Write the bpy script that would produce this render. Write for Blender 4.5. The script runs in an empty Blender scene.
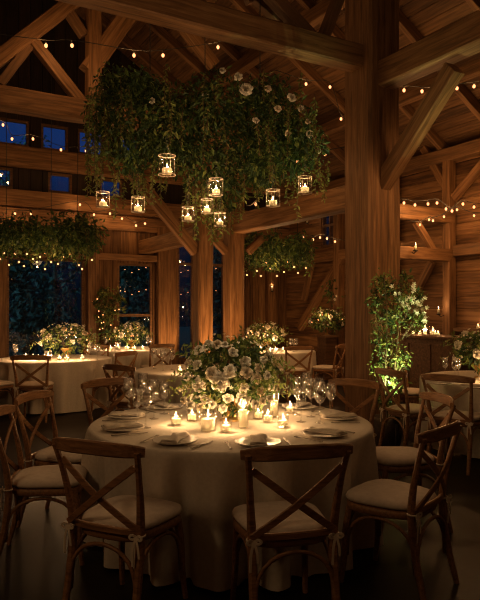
import bpy, math, random
from mathutils import Vector, Matrix, Quaternion
R = random.Random(7)
PI = math.pi
sin, cos = math.sin, math.cos
scene = bpy.context.scene
COL = scene.collection

# ------------------------------------------------------------------ frames
F = 620.0; CX = 240.0; CY = 310.0; H = 1.52          # the photograph's focal length (px), horizon and eye height
def PX(x, y, Y):                                     # point seen at (x, y), Y metres away
    return Vector(((x-CX)/F*Y, Y, H+(CY-y)/F*Y))
def PZ(x, y, z):                                     # point seen at (x, y), on the level z
    Y = (H-z)*F/(y-CY)
    return Vector(((x-CX)/F*Y, Y, z))
C30, S30 = cos(PI/6), sin(PI/6)
def BW(a, b, z):                                     # barn axes (a across the nave, b along it) to world
    return Vector((C30*a - S30*b, S30*a + C30*b, z))
def PB(x, y, b):                                     # point seen at (x, y) in the cross plane b
    dx = (x-CX)/F
    return PX(x, y, b/(C30-S30*dx))
def PA(x, y, a):                                     # point seen at (x, y) in the long plane a
    dx = (x-CX)/F
    return PX(x, y, a/(S30+C30*dx))

# ------------------------------------------------------------------ materials
def nmat(name):
    m = bpy.data.materials.new(name); m.use_nodes = True
    nt = m.node_tree; nt.nodes.clear()
    out = nt.nodes.new('ShaderNodeOutputMaterial')
    return m, nt, out
def N(nt, typ, **kw):
    n = nt.nodes.new(typ)
    for k, v in kw.items():
        if k in n.inputs.keys() if hasattr(n.inputs, 'keys') else False: n.inputs[k].default_value = v
        else: setattr(n, k, v)
    return n
def ramp(nt, stops):
    r = nt.nodes.new('ShaderNodeValToRGB')
    el = r.color_ramp.elements
    while len(el) < len(stops): el.new(0.5)
    for e, (p, c) in zip(el, stops):
        e.position = p; e.color = (*c, 1)
    return r
def principled(nt, out, rough=.6, metal=0, spec=.5):
    p = nt.nodes.new('ShaderNodeBsdfPrincipled')
    p.inputs['Roughness'].default_value = rough; p.inputs['Metallic'].default_value = metal
    p.inputs['Specular IOR Level'].default_value = spec
    nt.links.new(p.outputs[0], out.inputs[0])
    return p
def simple(name, c0, c1=None, rough=.6, metal=0, scale=20, bump=0, spec=.5):
    m, nt, out = nmat(name); p = principled(nt, out, rough, metal, spec)
    tc = nt.nodes.new('ShaderNodeTexCoord')
    no = N(nt, 'ShaderNodeTexNoise'); no.inputs['Scale'].default_value = scale; no.inputs['Detail'].default_value = 4
    nt.links.new(tc.outputs['Object'], no.inputs['Vector'])
    r = ramp(nt, [(.35, c0), (.65, c1 or tuple(min(1, x*1.15) for x in c0))])
    nt.links.new(no.outputs['Fac'], r.inputs[0]); nt.links.new(r.outputs[0], p.inputs['Base Color'])
    if bump:
        b = nt.nodes.new('ShaderNodeBump'); b.inputs['Strength'].default_value = bump; b.inputs['Distance'].default_value = .01
        nt.links.new(no.outputs['Fac'], b.inputs['Height']); nt.links.new(b.outputs[0], p.inputs['Normal'])
    return m
def timber(name, dark, mid, light, rough=.65, sx=.9, sy=14, bump=.35):
    """grain runs along the object's own x axis"""
    m, nt, out = nmat(name); p = principled(nt, out, rough, 0, .35)
    tc = nt.nodes.new('ShaderNodeTexCoord'); oi = nt.nodes.new('ShaderNodeObjectInfo')
    add = nt.nodes.new('ShaderNodeVectorMath'); add.operation = 'ADD'
    cmb = nt.nodes.new('ShaderNodeCombineXYZ')
    mul = nt.nodes.new('ShaderNodeMath'); mul.operation = 'MULTIPLY'; mul.inputs[1].default_value = 37
    nt.links.new(oi.outputs['Random'], mul.inputs[0])
    for i in range(3): nt.links.new(mul.outputs[0], cmb.inputs[i])
    nt.links.new(tc.outputs['Object'], add.inputs[0]); nt.links.new(cmb.outputs[0], add.inputs[1])
    mp = nt.nodes.new('ShaderNodeMapping'); mp.inputs['Scale'].default_value = (sx, sy, sy)
    nt.links.new(add.outputs[0], mp.inputs['Vector'])
    no = nt.nodes.new('ShaderNodeTexNoise'); no.inputs['Scale'].default_value = 1.6; no.inputs['Detail'].default_value = 7; no.inputs['Roughness'].default_value = .62; no.inputs['Distortion'].default_value = .6
    nt.links.new(mp.outputs[0], no.inputs['Vector'])
    r = ramp(nt, [(.28, dark), (.5, mid), (.74, light)])
    nt.links.new(no.outputs['Fac'], r.inputs[0]); nt.links.new(r.outputs[0], p.inputs['Base Color'])
    b = nt.nodes.new('ShaderNodeBump'); b.inputs['Strength'].default_value = bump; b.inputs['Distance'].default_value = .012
    nt.links.new(no.outputs['Fac'], b.inputs['Height']); nt.links.new(b.outputs[0], p.inputs['Normal'])
    return m
def boards(name, axis, width, dark, mid, light, rough=.7):
    """planks side by side along the object's axis 0/1/2; grain runs across that"""
    m, nt, out = nmat(name); p = principled(nt, out, rough, 0, .3)
    tc = nt.nodes.new('ShaderNodeTexCoord'); sp = nt.nodes.new('ShaderNodeSeparateXYZ')
    nt.links.new(tc.outputs['Object'], sp.inputs[0])
    def math_(op, a, b=None):
        n = nt.nodes.new('ShaderNodeMath'); n.operation = op
        for i, v in enumerate((a, b)):
            if v is None: continue
            if isinstance(v, (int, float)): n.inputs[i].default_value = v
            else: nt.links.new(v, n.inputs[i])
        return n.outputs[0]
    u = math_('DIVIDE', sp.outputs[axis], width)
    fl = math_('FLOOR', u); fr = math_('SUBTRACT', u, fl)
    edge = math_('MINIMUM', fr, math_('SUBTRACT', 1.0, fr))
    gap = math_('MINIMUM', math_('MULTIPLY', edge, 16), 1.0)
    wn = nt.nodes.new('ShaderNodeTexWhiteNoise'); wn.noise_dimensions = '1D'; nt.links.new(fl, wn.inputs['W'])
    sc = [1.2, 1.2, 1.2]; sc[axis] = 16
    mp = nt.nodes.new('ShaderNodeMapping'); mp.inputs['Scale'].default_value = sc
    ad = nt.nodes.new('ShaderNodeVectorMath'); ad.operation = 'ADD'
    sv = nt.nodes.new('ShaderNodeVectorMath'); sv.operation = 'SCALE'; sv.inputs['Scale'].default_value = 9
    nt.links.new(wn.outputs['Color'], sv.inputs[0]); nt.links.new(tc.outputs['Object'], ad.inputs[0]); nt.links.new(sv.outputs[0], ad.inputs[1])
    nt.links.new(ad.outputs[0], mp.inputs['Vector'])
    no = nt.nodes.new('ShaderNodeTexNoise'); no.inputs['Scale'].default_value = 1.5; no.inputs['Detail'].default_value = 6; no.inputs['Distortion'].default_value = .5
    nt.links.new(mp.outputs[0], no.inputs['Vector'])
    mixv = math_('ADD', math_('MULTIPLY', no.outputs['Fac'], .75), math_('MULTIPLY', wn.outputs['Value'], .25))
    r = ramp(nt, [(.3, dark), (.5, mid), (.7, light)]); nt.links.new(mixv, r.inputs[0])
    nt.links.new(r.outputs[0], p.inputs['Base Color'])
    b = nt.nodes.new('ShaderNodeBump'); b.inputs['Strength'].default_value = .8; b.inputs['Distance'].default_value = .02
    hh = math_('ADD', gap, math_('MULTIPLY', no.outputs['Fac'], .2))
    nt.links.new(hh, b.inputs['Height']); nt.links.new(b.outputs[0], p.inputs['Normal'])
    return m
def emit(name, c, s):
    m, nt, out = nmat(name)
    e = nt.nodes.new('ShaderNodeEmission'); e.inputs[0].default_value = (*c, 1); e.inputs[1].default_value = s
    nt.links.new(e.outputs[0], out.inputs[0]); return m
def glass(name, tint=(1, 1, 1), refl=.09, rough=.02):
    """thin clear glass: mostly seen through, with a mirror-like sheen that grows at grazing angles"""
    m, nt, out = nmat(name)
    t = nt.nodes.new('ShaderNodeBsdfTransparent'); t.inputs[0].default_value = (*tint, 1)
    g = nt.nodes.new('ShaderNodeBsdfGlossy'); g.inputs['Roughness'].default_value = rough; g.inputs[0].default_value = (1, 1, 1, 1)
    lw = nt.nodes.new('ShaderNodeLayerWeight'); lw.inputs[0].default_value = .35
    mr = nt.nodes.new('ShaderNodeMapRange'); mr.inputs['To Min'].default_value = refl; mr.inputs['To Max'].default_value = .75
    pw = nt.nodes.new('ShaderNodeMath'); pw.operation = 'POWER'; pw.inputs[1].default_value = 2.2
    nt.links.new(lw.outputs['Facing'], pw.inputs[0]); nt.links.new(pw.outputs[0], mr.inputs['Value'])
    mx = nt.nodes.new('ShaderNodeMixShader')
    nt.links.new(mr.outputs[0], mx.inputs[0]); nt.links.new(t.outputs[0], mx.inputs[1]); nt.links.new(g.outputs[0], mx.inputs[2])
    nt.links.new(mx.outputs[0], out.inputs[0]); return m
def leafy(name, c, trans=.35, rough=.5):
    m, nt, out = nmat(name)
    p = nt.nodes.new('ShaderNodeBsdfPrincipled'); p.inputs['Roughness'].default_value = rough
    p.inputs['Specular IOR Level'].default_value = .35
    tc = nt.nodes.new('ShaderNodeTexCoord'); no = nt.nodes.new('ShaderNodeTexNoise'); no.inputs['Scale'].default_value = 6
    nt.links.new(tc.outputs['Object'], no.inputs['Vector'])
    r = ramp(nt, [(.3, tuple(x*.7 for x in c)), (.7, tuple(min(1, x*1.35) for x in c))])
    nt.links.new(no.outputs['Fac'], r.inputs[0]); nt.links.new(r.outputs[0], p.inputs['Base Color'])
    t = nt.nodes.new('ShaderNodeBsdfTranslucent'); nt.links.new(r.outputs[0], t.inputs[0])
    mx = nt.nodes.new('ShaderNodeMixShader'); mx.inputs[0].default_value = trans
    nt.links.new(p.outputs[0], mx.inputs[1]); nt.links.new(t.outputs[0], mx.inputs[2]); nt.links.new(mx.outputs[0], out.inputs[0])
    return m

M = {}
M['timber'] = timber('timber', (.06, .027, .010), (.175, .085, .034), (.31, .165, .075))
M['timber_dark'] = timber('timber_dark', (.06, .03, .014), (.13, .066, .03), (.20, .105, .05))
M['rafter'] = timber('rafter', (.055, .025, .01), (.14, .07, .03), (.24, .125, .056))
M['chair_wood'] = timber('chair_wood', (.13, .062, .025), (.27, .135, .058), (.42, .22, .10), rough=.42, sx=3, sy=40, bump=.12)
M['wall_boards'] = boards('wall_boards', 0, .19, (.045, .02, .008), (.13, .062, .025), (.24, .125, .055))
M['side_boards'] = boards('side_boards', 2, .22, (.05, .022, .009), (.14, .067, .027), (.25, .13, .057))
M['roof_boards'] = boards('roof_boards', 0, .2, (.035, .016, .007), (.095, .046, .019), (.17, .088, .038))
M['cushion'] = simple('cushion', (.62, .53, .44), (.70, .61, .51), .9, scale=30, bump=.1)
M['tie'] = simple('tie', (.60, .50, .38), None, .9)
M['linen'] = simple('linen', (.60, .53, .43), (.66, .59, .485), .92, scale=45, bump=.12)
M['napkin'] = simple('napkin', (.56, .49, .39), (.64, .56, .45), .92, scale=60, bump=.2)
M['plate'] = simple('plate', (.62, .57, .49), None, .25)
M['silver'] = simple('silver', (.26, .22, .17), None, .6, .85)
M['brass'] = simple('brass', (.62, .40, .15), (.72, .48, .2), .3, 1.0)
M['iron'] = simple('iron', (.03, .026, .022), (.05, .042, .035), .55, .6)
M['wire'] = simple('wire', (.012, .011, .01), None, .7)
M['glass'] = glass('glass', refl=.13)
M['glass_thin'] = glass('glass_thin', refl=.025)
M['crystal'] = glass('crystal', refl=.15, rough=.09)
M['rim_metal'] = simple('rim_metal', (.40, .33, .24), None, .4)
M['pane'] = glass('pane', (.9, .95, .97), refl=.045, rough=.01)
M['wax'] = leafy('wax', (.86, .76, .58), .45, .5)
M['flame'] = emit('flame', (1, .60, .28), 9)
M['bulb'] = emit('bulb', (1, .36, .135), 3.2)
M['bulb_small'] = emit('bulb_small', (1, .35, .12), 3.0)
M['rose'] = leafy('rose', (.74, .69, .58), .12, .7)
M['rose_warm'] = leafy('rose_warm', (.72, .62, .47), .12, .7)
M['leaf_a'] = leafy('leaf_a', (.085, .135, .034))
M['leaf_b'] = leafy('leaf_b', (.17, .215, .055))
M['leaf_c'] = leafy('leaf_c', (.035, .07, .026))
M['leaf_dry'] = leafy('leaf_dry', (.20, .18, .055))
M['blossom'] = leafy('blossom', (.74, .70, .58), .3)
M['stem'] = simple('stem', (.08, .05, .025), (.13, .085, .04), .8)
M['pot'] = simple('pot', (.10, .075, .055), (.15, .11, .08), .7)
M['leaf_out'] = leafy('leaf_out', (.05, .10, .09), .2)
M['bark_out'] = simple('bark_out', (.05, .045, .04), None, .9)
M['ground_out'] = simple('ground_out', (.008, .014, .010), (.014, .02, .014), .95, scale=4)

def floor_mat():
    m, nt, out = nmat('polished_concrete'); p = principled(nt, out, .3, 0, .12)
    tc = nt.nodes.new('ShaderNodeTexCoord')
    a = nt.nodes.new('ShaderNodeTexNoise'); a.inputs['Scale'].default_value = 1.3; a.inputs['Detail'].default_value = 8; a.inputs['Roughness'].default_value = .65
    nt.links.new(tc.outputs['Object'], a.inputs['Vector'])
    r = ramp(nt, [(.3, (.010, .006, .0035)), (.55, (.018, .011, .006)), (.75, (.045, .027, .014))])
    nt.links.new(a.outputs['Fac'], r.inputs[0]); nt.links.new(r.outputs[0], p.inputs['Base Color'])
    rr = nt.nodes.new('ShaderNodeMapRange'); rr.inputs['To Min'].default_value = .3; rr.inputs['To Max'].default_value = .6
    nt.links.new(a.outputs['Fac'], rr.inputs['Value']); nt.links.new(rr.outputs[0], p.inputs['Roughness'])
    b = nt.nodes.new('ShaderNodeBump'); b.inputs['Strength'].default_value = .12; b.inputs['Distance'].default_value = .02
    nt.links.new(a.outputs['Fac'], b.inputs['Height']); nt.links.new(b.outputs[0], p.inputs['Normal'])
    return m
M['floor'] = floor_mat()

# ------------------------------------------------------------------ mesh building
def catmull(pts, n=6):
    pts = [Vector(p) for p in pts]
    if len(pts) < 3: return pts
    out = []
    P = [pts[0]*2-pts[1]] + pts + [pts[-1]*2-pts[-2]]
    for i in range(1, len(P)-2):
        for k in range(n):
            t = k/n
            a, b, c, d = P[i-1], P[i], P[i+1], P[i+2]
            out.append(.5*((2*b)+(c-a)*t+(2*a-5*b+4*c-d)*t*t+(3*b-a-3*c+d)*t**3))
    out.append(pts[-1])
    return out
class MB:
    def __init__(s): s.v = []; s.f = []; s.m = []; s.s = []
    def face(s, idx, m=0, sm=False): s.f.append(idx); s.m.append(m); s.s.append(sm)
    def box(s, lo, hi, m=0):
        x0, y0, z0 = lo; x1, y1, z1 = hi; o = len(s.v)
        s.v += [(x0,y0,z0),(x1,y0,z0),(x1,y1,z0),(x0,y1,z0),(x0,y0,z1),(x1,y0,z1),(x1,y1,z1),(x0,y1,z1)]
        for q in ((0,3,2,1),(4,5,6,7),(0,1,5,4),(1,2,6,5),(2,3,7,6),(3,0,4,7)): s.face(tuple(o+i for i in q), m)
        return s
    def sweep(s, pts, sec, up=(0,0,1), m=0, sm=True, scale=None, caps=True):
        """cross-section sec [(side, up)] carried along pts; scale(i/n) -> factor or (fs, fu)"""
        pts = [Vector(p) for p in pts]; n = len(pts); k = len(sec); o = len(s.v); up = Vector(up)
        for i, p in enumerate(pts):
            t = (pts[min(i+1, n-1)]-pts[max(i-1, 0)]).normalized()
            sd = t.cross(up)
            if sd.length < 1e-4: sd = t.cross(Vector((1, .01, 0)))
            sd.normalize(); nn = sd.cross(t)
            f = scale(i/(n-1)) if scale else 1
            fs, fu = f if isinstance(f, tuple) else (f, f)
            for a, b in sec: s.v.append(tuple(p+sd*a*fs+nn*b*fu))
        for i in range(n-1):
            for j in range(k):
                j2 = (j+1) % k
                s.face((o+i*k+j, o+i*k+j2, o+(i+1)*k+j2, o+(i+1)*k+j), m, sm)
        if caps:
            s.face(tuple(o+j for j in range(k))[::-1], m); s.face(tuple(o+(n-1)*k+j for j in range(k)), m)
        return s
    def tube(s, pts, r, seg=8, up=(0,0,1), m=0, scale=None):
        return s.sweep(pts, [(r*cos(2*PI*j/seg), r*sin(2*PI*j/seg)) for j in range(seg)], up, m, True, scale)
    def plank(s, pts, w, t, up=(0,0,1), m=0, c=.2, scale=None):
        a, b = w/2, t/2; d = min(w, t)*c
        sec = [(a-d,-b),(a,-b+d),(a,b-d),(a-d,b),(-a+d,b),(-a,b-d),(-a,-b+d),(-a+d,-b)]
        return s.sweep(pts, sec, up, m, False, scale)
    def lathe(s, prof, seg=20, c=(0,0,0), m=0, sm=True, cap0=True, cap1=False):
        o = len(s.v); k = len(prof)
        for r, z in prof:
            for j in range(seg):
                a = 2*PI*j/seg; s.v.append((c[0]+r*cos(a), c[1]+r*sin(a), c[2]+z))
        for i in range(k-1):
            for j in range(seg):
                j2 = (j+1) % seg
                s.face((o+i*seg+j, o+i*seg+j2, o+(i+1)*seg+j2, o+(i+1)*seg+j), m, sm)
        if cap0: s.face(tuple(o+j for j in range(seg))[::-1], m)
        if cap1: s.face(tuple(o+(k-1)*seg+j for j in range(seg)), m)
        return s
    def ball(s, c, r, seg=8, rings=5, m=0, sz=1):
        prof = [(max(.0005, r*sin(PI*i/rings)), -r*sz*cos(PI*i/rings)) for i in range(rings+1)]
        return s.lathe(prof, seg, c, m, True, True, True)
    def leaf(s, p, d, n, L, W, m=0, fold=.25, droop=.15):
        """one pointed leaf from p along d, folded on its midrib"""
        d = d.normalized(); sd = d.cross(n)
        if sd.length < 1e-4: sd = d.cross(Vector((.3, .5, .8)))
        sd.normalize(); nn = sd.cross(d)
        o = len(s.v)
        mid = p+d*L*.5-nn*L*.02; tip = p+d*L-nn*L*droop
        s.v += [tuple(p), tuple(p+d*L*.42+sd*W*.5+nn*W*fold), tuple(tip), tuple(p+d*L*.42-sd*W*.5+nn*W*fold), tuple(mid)]
        s.face((o, o+4, o+2, o+1), m); s.face((o, o+3, o+2, o+4), m)
    def mesh(s, name, mats):
        me = bpy.data.meshes.new(name); me.from_pydata(s.v, [], s.f)
        for mm in mats: me.materials.append(mm)
        me.polygons.foreach_set('material_index', s.m); me.polygons.foreach_set('use_smooth', s.s)
        me.update(); return me
    def build(s, name, mats, parent=None, loc=None, rz=0):
        if not isinstance(mats, (list, tuple)): mats = [mats]
        o = bpy.data.objects.new(name, s.mesh(name, mats)); COL.objects.link(o)
        if parent: o.parent = parent
        if loc is not None: o.location = loc
        if rz: o.rotation_euler = (0, 0, rz)
        return o
def rnd_dir(): 
    z = R.uniform(-1, 1); a = R.uniform(0, 2*PI); q = math.sqrt(1-z*z)
    return Vector((q*cos(a), q*sin(a), z))

def tag(o, label=None, cat=None, group=None, kind=None):
    if label: o['label'] = label
    if cat: o['category'] = cat
    if group: o['group'] = group
    if kind: o['kind'] = kind
    return o
def empty(name, loc=(0,0,0), rz=0):
    o = bpy.data.objects.new(name, None); COL.objects.link(o); o.location = loc; o.rotation_euler = (0,0,rz); o.empty_display_size = .1
    return o
def dup(o, loc=None, rz=None, label=None, group=None, cat=None):
    def cp(x, parent):
        c = x.copy(); COL.objects.link(c)
        if parent: c.parent = parent
        for ch in x.children: cp(ch, c)
        return c
    c = cp(o, None)
    if loc is not None: c.location = loc
    if rz is not None: c.rotation_euler = (0,0,rz)
    tag(c, label, cat, group)
    return c
USED = set()
def first_or_dup(proto, loc, rz, label, group=None):
    if proto.name not in USED:
        USED.add(proto.name); proto.location = loc; proto.rotation_euler = (0,0,rz); tag(proto, label, None, group); return proto
    return dup(proto, loc, rz, label, group)
def lamp(name, loc, power, radius=.03, color=(1, .56, .245)):
    l = bpy.data.lights.new(name, 'POINT'); l.energy = power; l.shadow_soft_size = radius; l.color = color
    o = bpy.data.objects.new(name, l); COL.objects.link(o); o.location = loc; return o

# ------------------------------------------------------------------ timber frame
def beam(name, p0, p1, w, h, mat='timber', up=(0,0,1), c=.07, wob=.006):
    """squared timber from p0 to p1, w wide and h deep, grain along its length"""
    p0, p1 = Vector(p0), Vector(p1); d = p1-p0; L = d.length; x = d.normalized()
    y = Vector(up).cross(x)
    if y.length < 1e-3: y = Vector((-S30, C30, 0))
    y.normalize(); z = x.cross(y)
    b = MB(); n = max(2, int(L/.6)+1)
    sec = []; a, e = w/2, h/2; k = min(w, h)*c
    for q in ((a-k,-e),(a,-e+k),(a,e-k),(a-k,e),(-a+k,e),(-a,e-k),(-a,-e+k),(-a+k,-e)): sec.append(q)
    rr = random.Random(hash((round(p0.x,2), round(p1.y,2), round(p0.z,2))) & 0xffff)
    pts = [(L*i/(n-1), rr.uniform(-wob, wob) if 0 < i < n-1 else 0, rr.uniform(-wob, wob) if 0 < i < n-1 else 0) for i in range(n)]
    b.sweep(pts, sec, (0,0,1), 0, False)
    o = b.build(name, M[mat])
    o.matrix_world = Matrix.Translation(p0) @ Matrix((x, y, z)).transposed().to_4x4()
    return tag(o, kind='structure')
def post(name, a, b, z0, z1, w, mat='timber'):
    return beam(name, BW(a, b, z0), BW(a, b, z1), w, w, mat, up=(C30, S30, 0))

AR, T1B, T2B, W1B, W2A = 5.2, 5.77, 9.0, 13.2, 9.0     # arcade line, truss planes, window wall, side wall
LA, BB = -3.6, -3.0
RIDGE, RZ, EZ = 2.7, 8.4, 4.5
def roofz(a): return EZ+(RZ-EZ)*(1-abs(a-RIDGE)/6.3)

# floor, walls, roof
fb = MB(); fb.box((LA-.3, BB-.3, -.2), (W2A+.3, W1B+.3, 0))
tag(fb.build('floor', M['floor'], rz=PI/6), kind='structure')

def holed(x0, x1, z0, z1, holes, y0, y1, mb):
    xs = sorted({x0, x1, *[h[0] for h in holes], *[h[1] for h in holes]}); zs = sorted({z0, z1, *[h[2] for h in holes], *[h[3] for h in holes]})
    for i in range(len(xs)-1):
        for j in range(len(zs)-1):
            cx_, cz_ = (xs[i]+xs[i+1])/2, (zs[j]+zs[j+1])/2
            if not (x0 < cx_ < x1 and z0 < cz_ < z1): continue
            if any(h[0] < cx_ < h[1] and h[2] < cz_ < h[3] for h in holes): continue
            mb.box((xs[i], y0, zs[j]), (xs[i+1], y1, zs[j+1]))
# window openings in the wall at b = W1B: a0, a1, z0, z1
WIN = [(2.18, 3.76, .25, 2.60), (4.50, 5.33, .35, 2.56), (5.95, 7.2, .35, 3.2),
       (.3, 2.18, .25, 2.60)]
TRANS = [(1.7, 2.3, 3.98, 4.40), (3.0, 3.5, 3.98, 4.40), (4.1, 4.62, 3.98, 4.40)]
GAB = [(2.0, 2.62, 4.86, 5.40), (2.86, 3.42, 4.86, 5.40), (3.62, 4.2, 4.86, 5.40), (4.5, 5.0, 4.86, 5.40)]
wb = MB()
holed(LA, W2A, 0, 3.96, WIN, W1B, W1B+.16, wb)
gb = MB(); holed(LA, W2A, 3.96, 4.5, TRANS, W1B, W1B+.16, gb); holed(-2.0, 7.4, 4.5, 5.5, GAB, W1B, W1B+.16, gb)
def tri(mb, pts, y0, y1):
    o = len(mb.v); n = len(pts)
    mb.v += [(x, y0, z) for x, z in pts]+[(x, y1, z) for x, z in pts]
    mb.face(tuple(range(o, o+n))); mb.face(tuple(range(o+n, o+2*n))[::-1])
    for i in range(n): mb.face((o+i, o+n+i, o+n+(i+1) % n, o+(i+1) % n))
tri(gb, [(LA, 4.5), (-2.0, 4.5), (-2.0, 5.5)], W1B, W1B+.16); tri(gb, [(7.4, 4.5), (W2A, 4.5), (7.4, 5.5)], W1B, W1B+.16)
tri(gb, [(-2.0, 5.5), (7.4, 5.5), (RIDGE, 8.4)], W1B, W1B+.16)
M['gable_boards_shade'] = boards('gable_boards_shade', 0, .24, (.008, .005, .003), (.018, .01, .006), (.034, .018, .01))  # near-black copy of the wall boards; gloom between the trusses put into the colour
tag(gb.build('wall_north_gable', M['gable_boards_shade'], rz=PI/6), kind='structure')
tag(wb.build('wall_north', M['wall_boards'], rz=PI/6), kind='structure')

WIN2 = [(11.15, 11.75, 3.0, 3.95), (9.55, 10.15, 1.55, 2.5)]      # openings in the side wall: b0, b1, z0, z1
w2 = MB(); t2 = MB()
holed(BB, W1B, 0, 4.5, WIN2, W2A, W2A+.16, t2)
w2.v = [(y, x, z) for x, y, z in t2.v]; w2.f = [f[::-1] for f in t2.f]; w2.m = t2.m; w2.s = t2.s
tag(w2.build('wall_east', M['side_boards'], rz=PI/6), kind='structure')
b_ = MB(); b_.box((LA-.16, BB, 0), (LA, W1B, 4.5)); tag(b_.build('wall_west', M['side_boards'], rz=PI/6), kind='structure')
b_ = MB(); b_.box((LA, BB-.16, 0), (W2A, BB, 4.5)); tri(b_, [(LA, 4.5), (W2A, 4.5), (RIDGE, 8.4)], BB-.16, BB)
tag(b_.build('wall_south', M['wall_boards'], rz=PI/6), kind='structure')
# fix: walls swept in (b,a) order sit in barn axes already
sl = math.hypot(6.3, RZ-EZ); pitch = math.atan2(RZ-EZ, 6.3)
for sgn, nm in ((1, 'ceiling_slope_east'), (-1, 'ceiling_slope_west')):
    rb = MB(); rb.box((-.02, BB-.2, 0), (sl+.3, W1B+.3, .08))
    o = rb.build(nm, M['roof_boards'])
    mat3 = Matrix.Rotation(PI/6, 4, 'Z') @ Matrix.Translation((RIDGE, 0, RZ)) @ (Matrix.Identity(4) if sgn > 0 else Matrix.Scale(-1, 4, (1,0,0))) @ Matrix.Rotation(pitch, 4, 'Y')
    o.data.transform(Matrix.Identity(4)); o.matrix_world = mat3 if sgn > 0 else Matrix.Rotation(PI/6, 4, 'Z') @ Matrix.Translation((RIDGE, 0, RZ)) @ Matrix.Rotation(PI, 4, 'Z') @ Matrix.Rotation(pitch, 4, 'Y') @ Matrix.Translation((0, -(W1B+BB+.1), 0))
    tag(o, kind='structure')
# rafters and purlins of the east slope (the one in view)
k = BB+.6
while k < W1B-.3:
    beam('rafter', BW(RIDGE+.1, k, roofz(RIDGE+.1)-.1), BW(W2A-.05, k, roofz(W2A-.05)-.1), .10, .16, 'rafter')
    k += 1.15
for a_, hh in ((4.2, .2), (5.9, .22), (7.6, .2)):
    beam('purlin', BW(a_, BB, roofz(a_)-.28), BW(a_, W1B, roofz(a_)-.28), .16, hh, 'rafter')
beam('ridge_beam', BW(RIDGE, BB, RZ-.25), BW(RIDGE, W1B, RZ-.25), .2, .3, 'timber_dark')
beam('wall_plate', BW(W2A-.12, BB, 4.32), BW(W2A-.12, W1B, 4.32), .22, .24, 'rafter')

# arcade posts
post('timber_post', AR, T1B, 0, 6.9, .49)
post('timber_post', AR+.33, T1B+.02, 0, 3.0, .17)
post('timber_post', 4.50, T2B, 0, 4.4, .26)
post('timber_post', AR-.12, T2B, 0, 4.4, .27)
post('timber_post', .5, T1B, 0, 4.5, .3); post('timber_post', .5, T2B, 0, 4.5, .3)
# tie beams of three trusses, running across the nave
beam('tie_beam', BW(.3, T1B, 4.545), BW(AR, T1B, 4.545), .24, .27)
beam('tie_beam', BW(.3, T2B, 4.42), BW(AR+.2, T2B, 4.42), .25, .30)
beam('tie_beam', BW(LA, W1B-.12, 4.62), BW(W2A, W1B-.12, 4.62), .24, .40)
# long beams along the nave on the arcade line
beam('arcade_beam', BW(AR, BB, 4.32), BW(AR, T1B, 4.32), .26, .31)
beam('arcade_beam', BW(AR-.1, T1B, 2.93), BW(AR-.1, W1B, 2.93), .22, .30)
# knee braces
beam('knee_brace', BW(AR, T1B-.15, 3.0), PA(455, 68, AR), .16, .2)
beam('knee_brace', PB(196, 252, T2B), PB(128, 168, T2B), .14, .17)
beam('knee_brace', PB(226, 252, T2B), PB(207, 232, T2B), .1, .12)
beam('knee_brace', PB(248, 252, T2B), PB(262, 238, T2B), .1, .12)
# truss over the second bay: king post, rafters and struts
beam('king_post', PB(93, 108, T2B), PB(93, -90, T2B), .2, .2, 'timber', up=(C30, S30, 0))
beam('truss_rafter', PB(-30, 80, T2B), PB(80, -4, T2B), .18, .2)
beam('truss_strut', PB(32, 40, T2B), PB(84, 106, T2B), .14, .15)
beam('truss_strut', PB(0, 84, T2B), PB(34, 40, T2B), .10, .12, 'timber_dark')
beam('truss_strut', PB(88, 72, T2B), PB(140, -4, T2B), .2, .27)
beam('truss_rafter', PB(150, -18, T2B), PB(214, 66, T2B), .2, .17)
beam('truss_strut', PB(62, 2, T2B), PB(84, 36, T2B), .12, .14, 'timber_dark')
# struts standing on the front tie beam
beam('truss_strut', PB(316, 44, T1B), PB(262, -14, T1B), .14, .15, 'timber_dark')
beam('truss_strut', PB(320, 46, T1B), PB(344, -16, T1B), .12, .12, 'timber_dark')
beam('truss_strut', PB(300, 38, T1B+.3), PB(255, -2, T1B+.3), .10, .11, 'timber_dark')
beam('truss_strut', PB(246, 0, T1B+.6), PB(290, -18, T1B+.6), .10, .11, 'timber_dark')
# aisle frame by the side wall
post('wall_post', W2A-.14, 7.8, 0, 4.4, .17)
beam('aisle_tie', BW(AR+.3, 7.8, 3.2), BW(W2A-.1, 7.8, 3.2), .18, .24)
beam('aisle_tie', BW(AR+1.4, 7.8, 2.5), BW(W2A-.1, 7.8, 2.5), .16, .22)
beam('knee_brace', PB(416, 222, 7.8), PB(434, 252, 7.8), .1, .12)
beam('knee_brace', PA(454, 198, W2A-.14), PA(486, 160, W2A-.14), .10, .14)
beam('knee_brace', PA(451, 196, W2A-.14), PA(424, 148, W2A-.14), .10, .14)
beam('knee_brace', PA(432, 262, W2A-.1), PA(412, 300, W2A-.1), .10, .14)
beam('wall_girt', BW(W2A-.08, BB, 2.58), BW(W2A-.08, 7.7, 2.58), .16, .2, 'timber_dark')
beam('wall_girt', BW(W2A-.06, BB, 1.17), BW(W2A-.06, 7.7, 1.17), .2, .06, 'timber_dark')
post('wall_post', W2A-.12, 10.95, 0, 4.4, .2)
post('wall_post', W2A-.12, 9.2, 0, 4.4, .17)
beam('aisle_tie', BW(W2A-.12, 7.9, 2.75), BW(W2A-.12, W1B, 2.75), .18, .22)
beam('knee_brace', PA(344, 255, W2A-.12), PA(300, 328, W2A-.12), .14, .18)
beam('knee_brace', PA(312, 262, W2A-.12), PA(304, 300, W2A-.12), .10, .14)
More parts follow.
